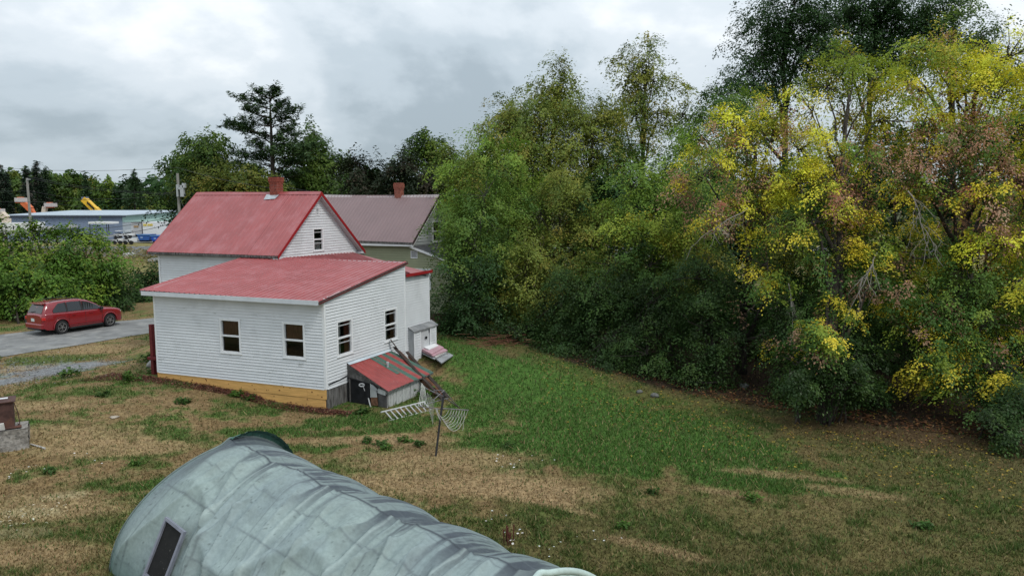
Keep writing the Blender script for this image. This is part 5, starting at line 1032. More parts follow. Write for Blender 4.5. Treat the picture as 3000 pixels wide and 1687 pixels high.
for px, Y, top, bot, hw, a_, b_, c3, lb in ((1530, 40, 470, 960, 90, 'bright', 'bright', 'olive', 'light yellow-green tree right of the bluish tree, leafy down to the ground'), (1640, 39, 520, 960, 110, 'olive', 'olive', 'under', 'olive leafy tree in the middle of the wood with drooping boughs'), (1760, 37.5, 590, 980, 100, 'olive', 'olive', 'under', 'olive leafy tree left of the bright green maple'), (2040, 35, 560, 1000, 100, 'bright', 'olive', 'under', 'green leafy tree between the bright green maple and the yellow maples'), (1440, 41, 560, 980, 90, 'bright', 'olive', 'under', 'light green tree behind the bluish tree'), (1390, 40, 520, 960, 60, 'olive', 'green', 'under', 'slender green tree right against the green house'), (2300, 31, 640, 1080, 110, 'olive', 'under', 'under', 'shaded green tree behind the leftmost yellow maple'), (2480, 30, 700, 1080, 110, 'lowmix', 'green', 'under', 'shaded green tree behind the flared trunk'), (2680, 28.5, 600, 1100, 110, 'lowmix', 'green', 'under', 'green tree filling the gap left of the brightest maple'), (2900, 27, 600, 1120, 110, 'lowmix', 'green', 'under', 'green tree low behind the brightest maple'), (3040, 25, 420, 1150, 80, 'mix', 'lowmix', 'under', 'leafy tree half cut off by the right edge')):
    tree('leafy_tree', lb, 'tree', gY(px, Y + .4), mass(px, Y, top, bot, hw, a_, b_, c3), TB, tr=.14, dens=1.15)
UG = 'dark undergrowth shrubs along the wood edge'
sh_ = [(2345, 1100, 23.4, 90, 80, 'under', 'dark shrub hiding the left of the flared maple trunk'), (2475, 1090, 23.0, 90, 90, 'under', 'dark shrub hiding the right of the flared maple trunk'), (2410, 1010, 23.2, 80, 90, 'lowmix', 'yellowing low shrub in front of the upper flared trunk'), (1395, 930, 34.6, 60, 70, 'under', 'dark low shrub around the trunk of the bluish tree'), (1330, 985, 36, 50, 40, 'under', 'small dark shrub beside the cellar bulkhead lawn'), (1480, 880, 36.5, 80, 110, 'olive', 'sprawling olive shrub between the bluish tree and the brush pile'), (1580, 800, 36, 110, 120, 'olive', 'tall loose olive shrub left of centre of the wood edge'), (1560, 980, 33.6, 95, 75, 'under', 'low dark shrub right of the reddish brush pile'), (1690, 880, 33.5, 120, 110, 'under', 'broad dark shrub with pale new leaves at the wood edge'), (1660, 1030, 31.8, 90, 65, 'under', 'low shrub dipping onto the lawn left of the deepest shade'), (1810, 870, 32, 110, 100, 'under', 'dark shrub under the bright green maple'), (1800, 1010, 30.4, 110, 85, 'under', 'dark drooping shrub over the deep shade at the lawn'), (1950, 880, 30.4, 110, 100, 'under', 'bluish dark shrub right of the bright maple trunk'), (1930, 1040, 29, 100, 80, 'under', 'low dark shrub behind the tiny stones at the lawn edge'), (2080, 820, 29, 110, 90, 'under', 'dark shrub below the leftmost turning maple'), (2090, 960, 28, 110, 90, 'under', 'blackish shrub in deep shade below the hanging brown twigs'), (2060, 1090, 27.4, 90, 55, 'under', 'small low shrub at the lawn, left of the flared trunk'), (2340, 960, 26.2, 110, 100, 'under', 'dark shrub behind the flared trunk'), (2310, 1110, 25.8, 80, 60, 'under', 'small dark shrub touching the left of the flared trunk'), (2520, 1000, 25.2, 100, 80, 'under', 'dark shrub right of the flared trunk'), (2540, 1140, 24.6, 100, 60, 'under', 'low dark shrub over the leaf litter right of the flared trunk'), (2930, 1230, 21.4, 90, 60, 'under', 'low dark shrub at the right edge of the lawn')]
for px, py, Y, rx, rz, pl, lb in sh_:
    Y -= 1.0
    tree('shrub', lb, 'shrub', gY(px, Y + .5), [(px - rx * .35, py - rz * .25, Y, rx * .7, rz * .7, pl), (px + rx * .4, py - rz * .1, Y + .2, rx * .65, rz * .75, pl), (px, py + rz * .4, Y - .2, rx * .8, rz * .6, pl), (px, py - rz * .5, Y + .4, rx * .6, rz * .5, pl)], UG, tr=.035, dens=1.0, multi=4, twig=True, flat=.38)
# bare hanging dead boughs in the turning maples
def deadbough(label, a, b, n, spread, Y):
    A, B = D(a[0], a[1], Y), D(b[0], b[1], Y - .8); m = MB()
    pts = wob(A, B, 6, .08); m.tube(pts, [.022, .019, .016, .014, .011, .008, .005], 5)
    for i in range(n):
        q = pts[1 + i % 5]; e = q + (B - A).normalized() * random.uniform(.3, 1.0) + Vector((random.uniform(-1, 1) * spread, random.uniform(-.5, .5), random.uniform(-1, .1) * spread)); p2 = wob(q, e, 4, .06); m.tube(p2, [.010, .009, .007, .006, .004], 4)
        for _ in range(3):
            r = random.choice(p2[1:]); m.tube(wob(r, r + Vector((random.uniform(-.3, .3), random.uniform(-.2, .2), random.uniform(-.45, .05))), 2, .03), [.007, .005, .003], 3)
    o = tag(m.build('dead_branch', DEADW, kind='stuff'), label, 'branch'); del o['kind']; rebase(o, A)
deadbough('bare grey bough with fine drooping twigs hanging at right of the middle turning maple', (2660, 560), (2740, 740), 12, .7, 24.0)
deadbough('bare grey bough fanning left below the rust-brown seed clusters', (2190, 610), (2060, 690), 9, .6, 25.9)
deadbough('tangle of bare twigs hanging in shade in the middle of the turning maples', (2570, 740), (2520, 840), 12, .5, 24.2)
deadbough('thin grey twigs drooping below the leftmost turning maple', (2310, 830), (2350, 990), 10, .5, 25.2)
# --- background, left and centre
BG = 'trees behind the houses'
tree('tree', 'round leafy green tree behind the utility pole', 'tree', gY(590, 86), [(560, 450, 86, 60, 40, 'green'), (620, 450, 86, 65, 45, 'green'), (540, 510, 86, 60, 50, 'green'), (630, 520, 85, 80, 55, 'olive'), (580, 580, 84, 90, 60, 'dark'), (590, 425, 86, 40, 20, 'green')], BG, tr=.35, m=60, rise=.4)
tree('tree', 'spreading pale-leaved tree left of the chimney', 'tree', gY(710, 78), [(690, 540, 78, 80, 40, 'olive'), (750, 545, 78, 60, 40, 'olive'), (660, 600, 78, 80, 50, 'olive'), (770, 520, 79, 40, 30, 'green')], BG, tr=.3)
tree('tree', 'broad green tree right of the pine, behind the red roof', 'tree', gY(920, 90), [(910, 440, 90, 60, 60, 'green'), (940, 500, 90, 60, 50, 'green'), (880, 520, 89, 80, 50, 'green'), (960, 560, 88, 60, 40, 'green'), (860, 580, 88, 70, 40, 'dark'), (900, 400, 91, 30, 25, 'green')], BG, tr=.4)
tree('tree', 'dusky purplish tree left above the brown roof', 'tree', gY(1070, 72), [(1065, 495, 72, 60, 35, 'purple'), (1040, 550, 72, 50, 40, 'purple'), (1110, 540, 71, 60, 40, 'purple'), (1075, 600, 71, 70, 50, 'purple')], BG, tr=.3)
tree('tree', 'dusky purplish tree right behind the brown roof chimney', 'tree', gY(1200, 70), [(1180, 500, 70, 60, 40, 'purple'), (1240, 540, 69, 55, 40, 'purple'), (1170, 560, 69, 60, 40, 'purple')], BG, tr=.3)
tree('tree', 'fresh green round-topped tree behind the dusky trees', 'tree', gY(1255, 80), [(1255, 425, 80, 45, 32, 'green'), (1215, 460, 80, 45, 35, 'green'), (1285, 470, 80, 40, 45, 'bright'), (1260, 520, 79, 60, 50, 'green'), (1320, 490, 70, 35, 40, 'olive')], BG, tr=.3)
# white pine with tiered boughs
def pine(base, label, top_px, tiers, Y, sc=1.):
    t = thing('pine_tree', label, 'tree', base, BG); QQ, CC = [], []; m = MB()
    tp = D(*top_px, Y); b = Vector(base); m.tube([b, b.lerp(tp, .5), tp], [.42, .28, .05], 8); m.build('trunk', BARK, t, smooth=True)
    for i, (x0, y0, x1, y1, wd) in enumerate(tiers):
        A = D(x0, y0, Y); 
        for rep in range(2):
            B = D(x1, y1, Y); dl = (B - A); 
            if rep: dl = Matrix.Rotation(random.choice((-1, 1)) * random.uniform(.6, 1.3), 3, 'Z') @ dl * random.uniform(.7, .95); B = A + dl
            br = MB(); pts = wob(A, B, 5, .1); br.tube(pts, [.09, .075, .06, .045, .03, .012], 5); br.build('limb', BARK, t)
            n = int(max(4, dl.length * 4.6)); f = rng.uniform(.30, 1.02, n) ** .8; P = np.array(A)[None] + np.array(dl)[None] * f[:, None]
            P += rng.normal(0, 1, (n, 3)) * np.array((.35, .6, .10)) * wd; P[:, 2] += .15 * wd + .25 * rng.random(n)
            Q, C = leaves(P, np.tile((0, 0, 1.), (n, 1)), 30, .46, .46, PAL['pine'], flat=.34, droop=-.12, asp=.22, rise=.3); QQ.append(Q); CC.append(C)
    foliage('crown', np.concatenate(QQ), np.concatenate(CC), t, NEEDLE)
    return t
tr_ = [(790, 290, 745, 272, 1), (792, 290, 830, 275, .8), (790, 300, 810, 268, .8), (790, 320, 705, 295, 1), (795, 325, 840, 305, .8), (790, 345, 715, 325, .8), (795, 350, 880, 328, 1), (793, 370, 705, 355, .8), (796, 375, 860, 350, 1), (793, 400, 655, 372, 1), (797, 400, 870, 375, .9), (795, 420, 730, 390, .9), (797, 430, 870, 400, .9), (796, 450, 735, 425, 1), (798, 455, 880, 425, 1.1), (800, 470, 920, 440, 1.2), (797, 480, 760, 455, 1), (798, 490, 680, 450, .9), (800, 500, 900, 470, 1.2), (798, 520, 690, 490, 1.), (800, 530, 880, 510, 1.2), (798, 550, 720, 545, 1.), (800, 560, 860, 550, 1.2)]
pine(gY(803, 84), 'tall white pine with tiered layered boughs standing above the red roof', (790, 272), tr_, 84)
# far treeline beyond the yard, left
FT = 'trees of the far treeline beyond the grey warehouse'
fl = [(15, 545, 60, 'olive', 'far olive tree at the left edge behind the lift basket'), (60, 540, 45, 'green', 'far green tree just left of the nearer wire pole'), (150, 520, 50, 'green', 'tallest far broadleaf tree right of the wire pole'), (195, 535, 45, 'green', 'far dome-shaped green tree, second right of the wire pole'), (235, 560, 40, 'olive', 'far olive tree above the second lift basket'), (280, 555, 45, 'green', 'far green tree above the yellow boom'), (320, 555, 40, 'bright', 'far light green tree right of the yellow boom'), (350, 565, 35, 'dark', 'far blackish tree left of the tufted pine'), (390, 560, 40, 'dark', 'far tufted pine-topped tree above the warehouse end'), (435, 560, 45, 'dark', 'far dark tree right of the tufted pine'), (475, 570, 45, 'green', 'far green tree beside the transformer pole'), (110, 570, 50, 'dark', 'far low dark tree behind the wire pole'), (-60, 545, 60, 'green', 'far green tree just outside the left edge')]
for px, py, r, pl, lb in fl:
    tree('far_tree', lb, 'tree', gY(px, 205), [(px, py, 205, r * .8, r * .6, pl), (px - r * .4, py + 40, 204, r * .8, 40, pl), (px + r * .4, py + 45, 204, r * .8, 40, pl), (px, py + 85, 203, r * 1.1, 45, 'olive')], FT, tr=.4, dens=1.1, twig=False, leaf=.8, cr_=1.7, m=46, rise=.3)
def spruce(px, top, w_, Y, label, pal='spruce'):
    tp = D(px, top, Y); b = gY(px, Y); t = thing('spruce_tree', label, 'tree', b, FT); m = MB(); m.tube([b, tp], [.3, .04], 6); m.build('trunk', BARK, t)
    hh = tp.z - b.z; n = int(130); f = rng.random(n) ** .7; a = rng.random(n) * 6.283; r = w_ * Y / F * f * rng.uniform(.5, 1.1, n)
    P = np.stack([tp.x + np.cos(a) * r, tp.y + np.sin(a) * r, tp.z - f * hh * .75 - .12 * r], 1); Q, C = leaves(P, np.tile((0, 0, 1.), (n, 1)), 26, .75, .8, PAL[pal], flat=.35, droop=.35, asp=.3, rise=.4); foliage('crown', Q, C, t, NEEDLE)
spruce(75, 487, 22, 190, 'thin half-dead spruce top left of the pair behind the wire pole'); spruce(106, 474, 30, 195, 'taller spruce of the pair above the far treeline'); spruce(131, 487, 22, 198, 'dark spruce tip right of the taller spruce', 'pine'); spruce(3, 490, 22, 190, 'spruce top cut by the left edge'); spruce(249, 512, 16, 200, 'small spruce tip above the yellow boom', 'pine'); spruce(392, 498, 34, 188, 'tufted pine top above the right end of the warehouse', 'pine'); spruce(18, 508, 14, 195, 'small spruce tip beside the left edge', 'spruce')
# distant wood that closes the horizon behind everything
Q, C = [], []
n = 2600; px = rng.uniform(-900, 4200, n); Y = rng.uniform(230, 290, n); X = (px - CX) / F * Y; z = 7 + (rng.uniform(-25, 52, n) + 16 * np.sin(px * .013) + 10 * np.sin(px * .031)) * Y / F
q, c = leaves(np.stack([X, Y, z], 1), np.tile((0, -.5, .5), (n, 1)), 16, 2.6, 3.0, PAL['dark'], flat=.7, droop=.1, rise=.4)
hz = thing('distant_wood', 'far dark wood closing the horizon', 'wood', (0, 250, 0)); bpy.data.objects.remove(hz)
BASE['tmp'] = Vector((0, 250, 0))
me = raw_mesh('distant_wood', (q - np.array((0, 250, 0))).reshape(-1, 3), np.arange(len(q) * 4).reshape(-1, 4), LEAF, smooth=False); colattr(me, 'leafcol', c, 'FACE'); o = bpy.data.objects.new('distant_wood', me); COL.objects.link(o); o.location = (0, 250, 0); tag(o, 'far dark wood closing the horizon beyond the yard', 'wood', kind='stuff')
# bushes behind the drive
BU = 'bushes behind the gravel drive'
bb = [(40, 40, [(40, 770, 45, 85, 70), (0, 830, 44, 70, 80), (70, 850, 43.6, 85, 60), (20, 690, 46, 40, 40), (-60, 780, 45, 80, 110)], 'bright leafy bush at the left edge behind the red car', 'bright'), (150, 46, [(135, 740, 46.5, 75, 60), (165, 690, 47, 24, 45), (105, 690, 46.5, 26, 35), (150, 820, 45, 90, 60), (140, 890, 43.8, 90, 45)], 'tallest bush with upright shoots above the roof of the red car', 'bright'), (255, 47, [(250, 740, 47.5, 70, 60), (290, 700, 48, 26, 35), (245, 690, 47.5, 20, 35), (250, 820, 46.4, 90, 60), (230, 890, 45.2, 90, 45), (310, 790, 47, 50, 60)], 'leafy green bush behind the bonnet of the red car', 'bright'), (340, 48, [(340, 850, 48, 60, 50), (320, 900, 46.8, 50, 40), (350, 800, 49, 40, 40)], 'low green bush right of the red car at the bend', 'green'), (400, 53, [(400, 830, 53, 60, 45), (440, 820, 54, 55, 45), (390, 880, 51.5, 60, 40), (450, 870, 52.5, 50, 45), (425, 790, 54, 50, 25)], 'dark green vine-covered hedge left of the white house', 'green')]
for px, Y, lob, lb, pl in bb:
    tree('bush', lb, 'bush', gY(px, Y + 2), lob, BU, pal='bushp' if pl == 'bright' else 'under', tr=.05, multi=6, dens=1.15, leaf=.2, m=56)
print('leaves', NLEAF)
# ------------------------------------------------------------------ equipment yard far left
def fb(m, x0, y0, x1, y1, Y, dep, mi=0):     # box whose near face spans these photograph coordinates at distance Y
    A = D(x0, y0, Y); B = D(x1, y1, Y); m.box((A.x, Y, B.z), (B.x - A.x, 0, 0), (0, dep, 0), (0, 0, A.z - B.z), mi); return m
WB = mat('blue_grey_cladding', (.20, .245, .33), .7, .06, .3); WM = mat('mint_cladding', (.42, .60, .54), .7, .06, .3); WR = mat('pale_metal_roof', (.36, .42, .475), .5, .05, .3); WD_ = mat('navy_gutter', (.045, .05, .07), .6); WGY = mat('grey_cladding', (.36, .40, .43), .7, .05, .3)
YW = 136.; wl, wr_, wz0 = D(20, 690, YW), D(361, 690, YW), 0.
wh = thing('warehouse', 'long low blue-grey metal warehouse with pale roof and mint gable', 'warehouse', (wl.x, YW, 0))
ez = D(200, 631, YW).z; rz_ = D(200, 617, YW + 14).z; fd = Vector((10.5, 22, 0))    # building runs back to the right
A, B = Vector((wl.x, YW, 0)), Vector((wr_.x, YW, 0)); up1 = Vector((0, 0, ez)); hf = Vector((7.2, 10.0, 0)); C_, E_ = B + hf, B + hf * 2
npn = 24
for i in range(npn):
    m = MB(); a, b = A.lerp(B, i / npn), A.lerp(B, (i + .985) / npn); m.box(a, b - a, (0, .06, 0), up1); m.build('wall_panel', WB, wh)
m = MB(); m.poly(B, E_, E_ + up1, C_ + Vector((0, 0, rz_)), B + up1); m.poly(A, A + up1, A + hf + Vector((0, 0, rz_)), A + hf * 2 + up1, A + hf * 2); m.poly(A + hf * 2, E_, E_ + up1, A + hf * 2 + up1); m.build('end_wall', WGY, wh)
m = MB(); q = Vector((.06, -.05, 0)); hh = ez * .72; m.poly(B + q + Vector((0, 0, hh)), B + hf * 1.0 + q + Vector((0, 0, hh)), C_ + q + Vector((0, 0, rz_)), B + q + up1); m.build('mint_gable', WM, wh)
for i in range(14):
    ov = Vector((-.5, -.4, -.05)); m = MB(); P0, P1 = A + ov * 1. + up1, B + Vector((.9, -.4, -.05)) + up1; R0, R1 = A + hf + Vector((-.5, 0, rz_)), C_ + Vector((.9, 0, rz_))
    a, b = i / 14, (i + .99) / 14; m.prism([P0.lerp(P1, a), P0.lerp(P1, b), R0.lerp(R1, b), R0.lerp(R1, a)], (0, 0, .12)); m.build('roof_panel', WR, wh)
m = MB(); m.poly(R0, R1, R1 + hf + Vector((0, 0, ez - rz_)), R0 + hf + Vector((0, 0, ez - rz_))); m.build('rear_roof', WR, wh)
m = MB(); m.box(P0 + Vector((0, -.05, -.28)), P1 - P0, (0, .1, 0), (0, 0, .22)); m.build('gutter', WD_, wh)
WHT = mat('white_truck_paint', (.72, .72, .72), .4, .05, 1); LGR = mat('light_grey_paint', (.42, .42, .43), .5, .1, 1); YEL = mat('yellow_lettering', (.75, .58, .08), .6, .1, 2); TYR = mat('far_tyre', (.02, .02, .02), .9); BLU = mat('skip_blue', (.03, .10, .34), .5, .15, .6); BLU2 = mat('skip_bright_blue', (.02, .08, .42), .5, .12, .6); ORG = mat('lift_orange', (.62, .15, .05), .5, .12, 1); CRM = mat('lift_cream', (.60, .50, .40), .5, .1, 1); BYEL = mat('boom_yellow', (.72, .42, .03), .45, .1, 1); PGR = mat('pale_basket', (.52, .47, .45), .7, .1, 3)
def yard(name, label, cat, parts_, grp=None):
    m0 = parts_[0][1]; A = D(m0[0], m0[3], m0[4]); t = thing(name, label, cat, (A.x, m0[4], 0), grp)
    for nm, b, mt in parts_: m = MB(); fb(m, *b); m.build(nm, mt, t)
    return t
def wheels(t, lst, Y, r=.45):
    for x, y in lst:
        c = D(x, y, Y); m = MB(); m.tube([c, c + Vector((0, .35, 0))], r, 12); m.build('wheel', TYR, t)
t = yard('trailer', 'white semi trailer with yellow lettering behind the blue skips', 'trailer', [('body', (417, 650, 500, 688, 129, 2.6), WHT), ('rear_door', (384, 652, 416, 686, 129, 2.6), LGR), ('door_frame', (415.2, 650, 417.2, 688, 128.95, .1), mat('dark_frame', (.12, .11, .13), .6)), ('door_frame', (383, 650.5, 415, 652.5, 128.95, .1), mat('dark_frame', (.12, .11, .13), .6)), ('chassis', (384, 688, 500, 694, 129.3, 2), BLACK)])
for x0, y0, x1, y1, n in ((419.5, 655.5, 430, 663, 5), (432, 655.5, 448, 662.5, 6), (391.5, 660.5, 406, 667, 5)):
    for i in range(n): m = MB(); a = x0 + (x1 - x0) * i / n; fb(m, a, y0 + (i % 2) * .8, a + (x1 - x0) / n * .72, y1 - (i % 3) * .5, 128.93, .05); m.build('lettering', YEL if y0 < 658 else mat('ochre_lettering', (.40, .25, .10), .7), t)
def skip(x0, x1, y0, y1, Y, mt, lb):
    t = thing('skip', lb, 'skip', (D(x0, y1, Y).x, Y, 0), 'blue skips in the yard'); A, B, Cc, Dd = D(x0, y0, Y), D(x1, y0, Y), D(x1 - 4, y1, Y), D(x0 + 6, y1, Y); m = MB(); m.prism([A, B, Cc, Dd], (0, 2.2, 0)); m.build('body', mt, t)
    m = MB(); m.box(A + Vector((-.05, -.08, -.12)), B - A, (0, .1, 0), (0, 0, .16)); m.build('rim', mat('skip_rim', (.10, .22, .45), .5), t); m = MB(); fb(m, x0 + 10, y0 + 7, x0 + 17, y0 + 10.5, Y - .02, .03); m.build('logo_patch', mat('faded_logo', (.30, .42, .62), .6), t); m = MB(); fb(m, x0 + 8, y1 - 1, x1 - 6, y1 + 4, Y + .3, 1.4); m.build('chassis', BLACK, t)
skip(401, 440, 687, 704, 124, BLU, 'dull blue skip trailer left of the brighter blue one'); skip(440, 482, 690, 706, 123, BLU2, 'bright blue skip trailer nearest the red roof')
def cart(x, y, sc_, Y, lb):
    t = thing('utility_cart', lb, 'vehicle', (D(x, y, Y).x, Y, 0), 'white utility carts parked along the yard'); q = lambda a, b, c, d, dep, nm, mt: (fb(MB(), x + a * sc_, y + b * sc_, x + c * sc_, y + d * sc_, Y, dep).build(nm, mt, t))
    q(0, -12, 16, -4, 1.6, 'body', LGR); q(12, -14, 24, -5, 1.6, 'bonnet', WHT); q(1, -26, 15, -24.5, 1.5, 'canopy', WHT)
    for a in (1.5, 13.5): q(a, -24.5, a + .8, -12, .06, 'canopy_post', BLACK)
    q(4, -17, 11, -12, 1.2, 'seat', BLACK)
    wheels(t, [(x + 4 * sc_, y - 3.5 * sc_), (x + 20 * sc_, y - 3.5 * sc_)], Y - .1, .3 * sc_ * Y / 124)
cart(330, 714, 1.05, 119, 'white utility cart nearest the far road, leftmost of the front pair'); cart(362, 714, 1.05, 119.5, 'white utility cart beside the dull blue skip'); cart(335, 697, .8, 127, 'smaller white cart in the second row behind the front pair'); cart(364, 696, .8, 127.5, 'smaller white cart in front of the trailer doors')
t = yard('lift_canopy', 'flat white canopied work platform in front of the warehouse wall', 'platform', [('canopy', (258, 650, 326, 656, 128, 2.5), WHT), ('platform', (262, 690, 322, 694, 128, 2.5), LGR), ('post', (311, 656, 313.5, 694, 128.1, .2), BLACK), ('post', (317, 656, 319, 694, 130, .2), BLACK), ('post', (262, 656, 264, 694, 128.1, .2), BLACK)])
t = yard('camper', 'long white camper van at the left edge of the yard', 'camper', [('body', (-20, 653, 82, 676, 126, 2.4), WHT), ('lower_body', (-20, 676, 82, 688, 126.1, 2.2), LGR)]); 
for x0, y0, x1, y1 in ((2, 661, 6, 671), (37, 662, 41, 672), (49, 663, 56, 671), (14, 665, 22, 669)): m = MB(); fb(m, x0, y0, x1, y1, 125.95, .06); m.build('window', BLACK, t)
wheels(t, [(6, 690), (66, 690)], 126, .4)
t = yard('white_truck', 'white truck cab half hidden behind the bush tops', 'truck', [('cab', (96, 651, 112, 674, 127, 2), WHT), ('bed', (112, 664, 150, 676, 127, 2), LGR)]); wheels(t, [(102, 680), (142, 680)], 127); m = MB(); fb(m, 99, 655, 108, 662, 126.95, .05); m.build('window', BLACK, t)
t = yard('pickup', 'dark pickup truck between the bush tops in front of the warehouse', 'pickup', [('cab', (190, 660, 210, 668, 128, 1.8), LGR), ('body', (176, 668, 216, 678, 128, 1.8), mat('navy_paint', (.04, .05, .09), .4))]); wheels(t, [(184, 680), (207, 680)], 128, .4)
def boom(label, base, pts, rads, mt, basket=None, Y=150.):
    b = Vector((D(base, 650, Y).x, Y, 0)); t = thing('boom_lift', label, 'boom lift', b, 'boom lifts raised behind the warehouse'); P = [D(x, y, Y) for x, y in pts]
    m = MB(); m.cbox(b + Vector((0, 0, 1.1)), (1.2, 0, 0), (0, 1.8, 0), (0, 0, .6)); m.build('chassis', mt, t); wheels_ = [(-.9, -1.5), (.9, -1.5)]
    for dx, dy in wheels_: m = MB(); m.tube([b + Vector((dx, dy, .5)), b + Vector((dx, dy + .4, .5))], .5, 10); m.build('wheel', TYR, t)
    m = MB(); m.tube([b + Vector((0, 0, 1.5)), P[0]], .3, 6); m.build('mast', mt, t)
    for p, q, r in zip(P, P[1:], rads): m = MB(); d = (q - p); sd = Vector((0, 1, 0)); u = d.cross(sd).normalized() * r; m.box(p - u - sd * r, d, u * 2, sd * 2 * r); m.build('boom', mt, t)
    if basket:
        x0, y0, x1, y1 = basket; m = MB(); fb(m, x0, y0, x1, y1, Y - .6, 1.2); bk_ = m.build('basket', PGR, t); m = MB(); fb(m, x0 + 8, y0 - 2, x1 - 10, y0 + .4, Y - .3, .8); m.build('basket_rail', ORG, bk_); m = MB(); fb(m, x0 + 3, y1 - .5, x1 - 3, y1 + 3, Y - .3, .8); m.build('basket_floor', ORG, bk_)
    return t
boom('orange boom lift with pale basket left of the wire pole', 118, [(104, 640), (90, 613), (68, 592)], [.42, .5], ORG, (41.5, 579.5, 73, 592))
boom('orange and cream boom lift with shorter basket right of the wire pole', 131, [(127, 640), (132, 606)], [.38], CRM, (128, 595, 157.5, 606))
t = boom('yellow telescopic boom slanting up behind the warehouse', 292, [(296, 630), (276, 612), (246, 583)], [.62, .55], BYEL)
for i in range(5): a = D(254 + 4.4 * i, 590.5 + 4.1 * i, 149.3); m = MB(); m.box(a, (.26, 0, -.05), (0, .06, 0), (.05, 0, -.55)); m.build('lettering', BLACK, t)
m = MB(); fb(m, 238, 577, 252, 584, 149.6, 1.); m.build('boom_head', mat('steel_blue_head', (.15, .17, .24), .5), t)
boom('orange and cream boom lift cut by the left edge', -25, [(20, 660), (19, 640), (3, 626)], [.5, .5], CRM, (-28, 612, 2, 624), Y=128.)
# utility poles and wires
POLE = mat('grey_pole_wood', (.27, .26, .24), .9, .2, 3, stretch=(6, 6, .6)); TRF = mat('transformer_grey', (.42, .44, .46), .5, .1, 3); WIRE = mat('wire', (.045, .045, .05), .7)
def pole(px, top, Y, r, label, lean=0.):
    tp = D(px, top, Y); b = gY(px + lean, Y); t = thing('utility_pole', label, 'utility pole', b); m = MB(); m.tube([b - Vector((0, 0, .2)), tp], [r * 1.15, r * .85], 10); m.build('post', POLE, t); return t
t = pole(79, 522, 100, .17, 'weathered grey utility pole behind the left bushes', 6)
m = MB(); m.box(D(77, 527, 99.8), (.5, 0, 0), (0, .1, 0), (0, 0, .12)); m.build('bracket', TRF, t)
t = pole(520, 508, 80, .165, 'grey utility pole with transformer behind the red roof', 3)
for x0, y0, x1, y1 in ((515, 541, 521.5, 577), (526, 543, 538, 577), (521.5, 549, 527, 556), (532, 537, 541, 551)): m = MB(); fb(m, x0, y0, x1, y1, 79.5, .45); m.build('transformer', TRF, t, bevel=.03)
def wire(p, q, sag, label, r=.022, n=14):
    A, B = D(*p), D(*q); m = MB(); m.tube([A.lerp(B, i / n) - Vector((0, 0, sag * 4 * (i / n) * (1 - i / n))) for i in range(n + 1)], r, 4); o = tag(m.build('wire', WIRE), label, 'wire', 'overhead wires'); rebase(o, A)
wire((-60, 486, 102), (520, 491, 80), .5, 'topmost thin wire crossing the sky at left')
wire((520, 491, 80), (800, 552, 60), .2, 'thin wire slanting down from the transformer pole toward the red roof')
wire((80, 516, 100), (519, 566, 80), .5, 'upper of the two slanting wires between the poles'); wire((80, 521, 100), (519, 570, 80), .5, 'lower of the two slanting wires between the poles')
wire((-60, 558, 102), (80, 559, 100), .1, 'wire reaching the left pole from the left edge'); wire((82, 559, 100), (330, 592, 118), .2, 'wire dipping from the left pole toward the yellow boom')
wire((-60, 588, 102), (300, 582, 92), .3, 'low level wire passing both lift baskets'); wire((300, 582, 92), (519, 560, 80), .3, 'wire rising from the yellow boom to the transformer pole')
wire((150, 594, 110), (320, 615, 118), .1, 'faint wire above the warehouse roof'); wire((110, 668, 70), (497, 636, 60), .5, 'low wire crossing in front of the warehouse'); wire((200, 690, 70), (498, 656, 60), .4, 'lowest wire crossing in front of the white trailer')
wire((840, 548, 60), (1150, 571, 56), .3, 'wire between the two chimneys'); wire((1150, 571, 56), (1420, 545, 56), .3, 'wire over the brown roof running into the trees'); wire((527, 580, 80), (552, 640, 62), 0., 'guy wire slanting from the transformer pole', .015)
# ------------------------------------------------------------------ lawn, mulch and small ground things
M_ = 420000
Yg = 10.5 / (1 - rng.random(M_) * (1 - 10.5 / 46.)) ; Xg = rng.uniform(-.80, .80, M_) * Yg
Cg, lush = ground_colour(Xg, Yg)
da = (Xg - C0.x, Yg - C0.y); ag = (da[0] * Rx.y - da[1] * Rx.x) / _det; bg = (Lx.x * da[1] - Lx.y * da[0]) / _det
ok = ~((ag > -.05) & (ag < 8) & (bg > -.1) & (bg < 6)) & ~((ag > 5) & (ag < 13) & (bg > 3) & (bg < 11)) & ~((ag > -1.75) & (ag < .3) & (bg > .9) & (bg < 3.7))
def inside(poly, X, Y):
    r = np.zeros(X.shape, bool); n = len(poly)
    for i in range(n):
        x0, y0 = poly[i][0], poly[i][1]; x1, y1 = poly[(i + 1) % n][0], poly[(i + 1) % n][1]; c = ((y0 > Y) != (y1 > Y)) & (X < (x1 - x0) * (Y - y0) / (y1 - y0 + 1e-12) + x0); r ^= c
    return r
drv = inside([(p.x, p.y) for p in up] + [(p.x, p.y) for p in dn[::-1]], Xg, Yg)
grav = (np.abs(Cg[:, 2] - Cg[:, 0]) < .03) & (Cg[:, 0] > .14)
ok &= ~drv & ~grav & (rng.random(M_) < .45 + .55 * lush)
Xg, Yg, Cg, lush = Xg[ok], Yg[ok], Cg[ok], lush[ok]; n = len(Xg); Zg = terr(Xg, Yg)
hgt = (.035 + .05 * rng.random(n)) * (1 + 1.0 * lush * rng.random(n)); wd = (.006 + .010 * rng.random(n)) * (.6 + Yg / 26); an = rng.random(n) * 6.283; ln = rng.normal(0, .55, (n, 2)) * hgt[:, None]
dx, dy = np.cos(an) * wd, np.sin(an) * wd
co = np.stack([np.stack([Xg - dx, Yg - dy, Zg - .005], 1), np.stack([Xg + dx, Yg + dy, Zg - .005], 1), np.stack([Xg + ln[:, 0], Yg + ln[:, 1], Zg + hgt], 1)], 1)
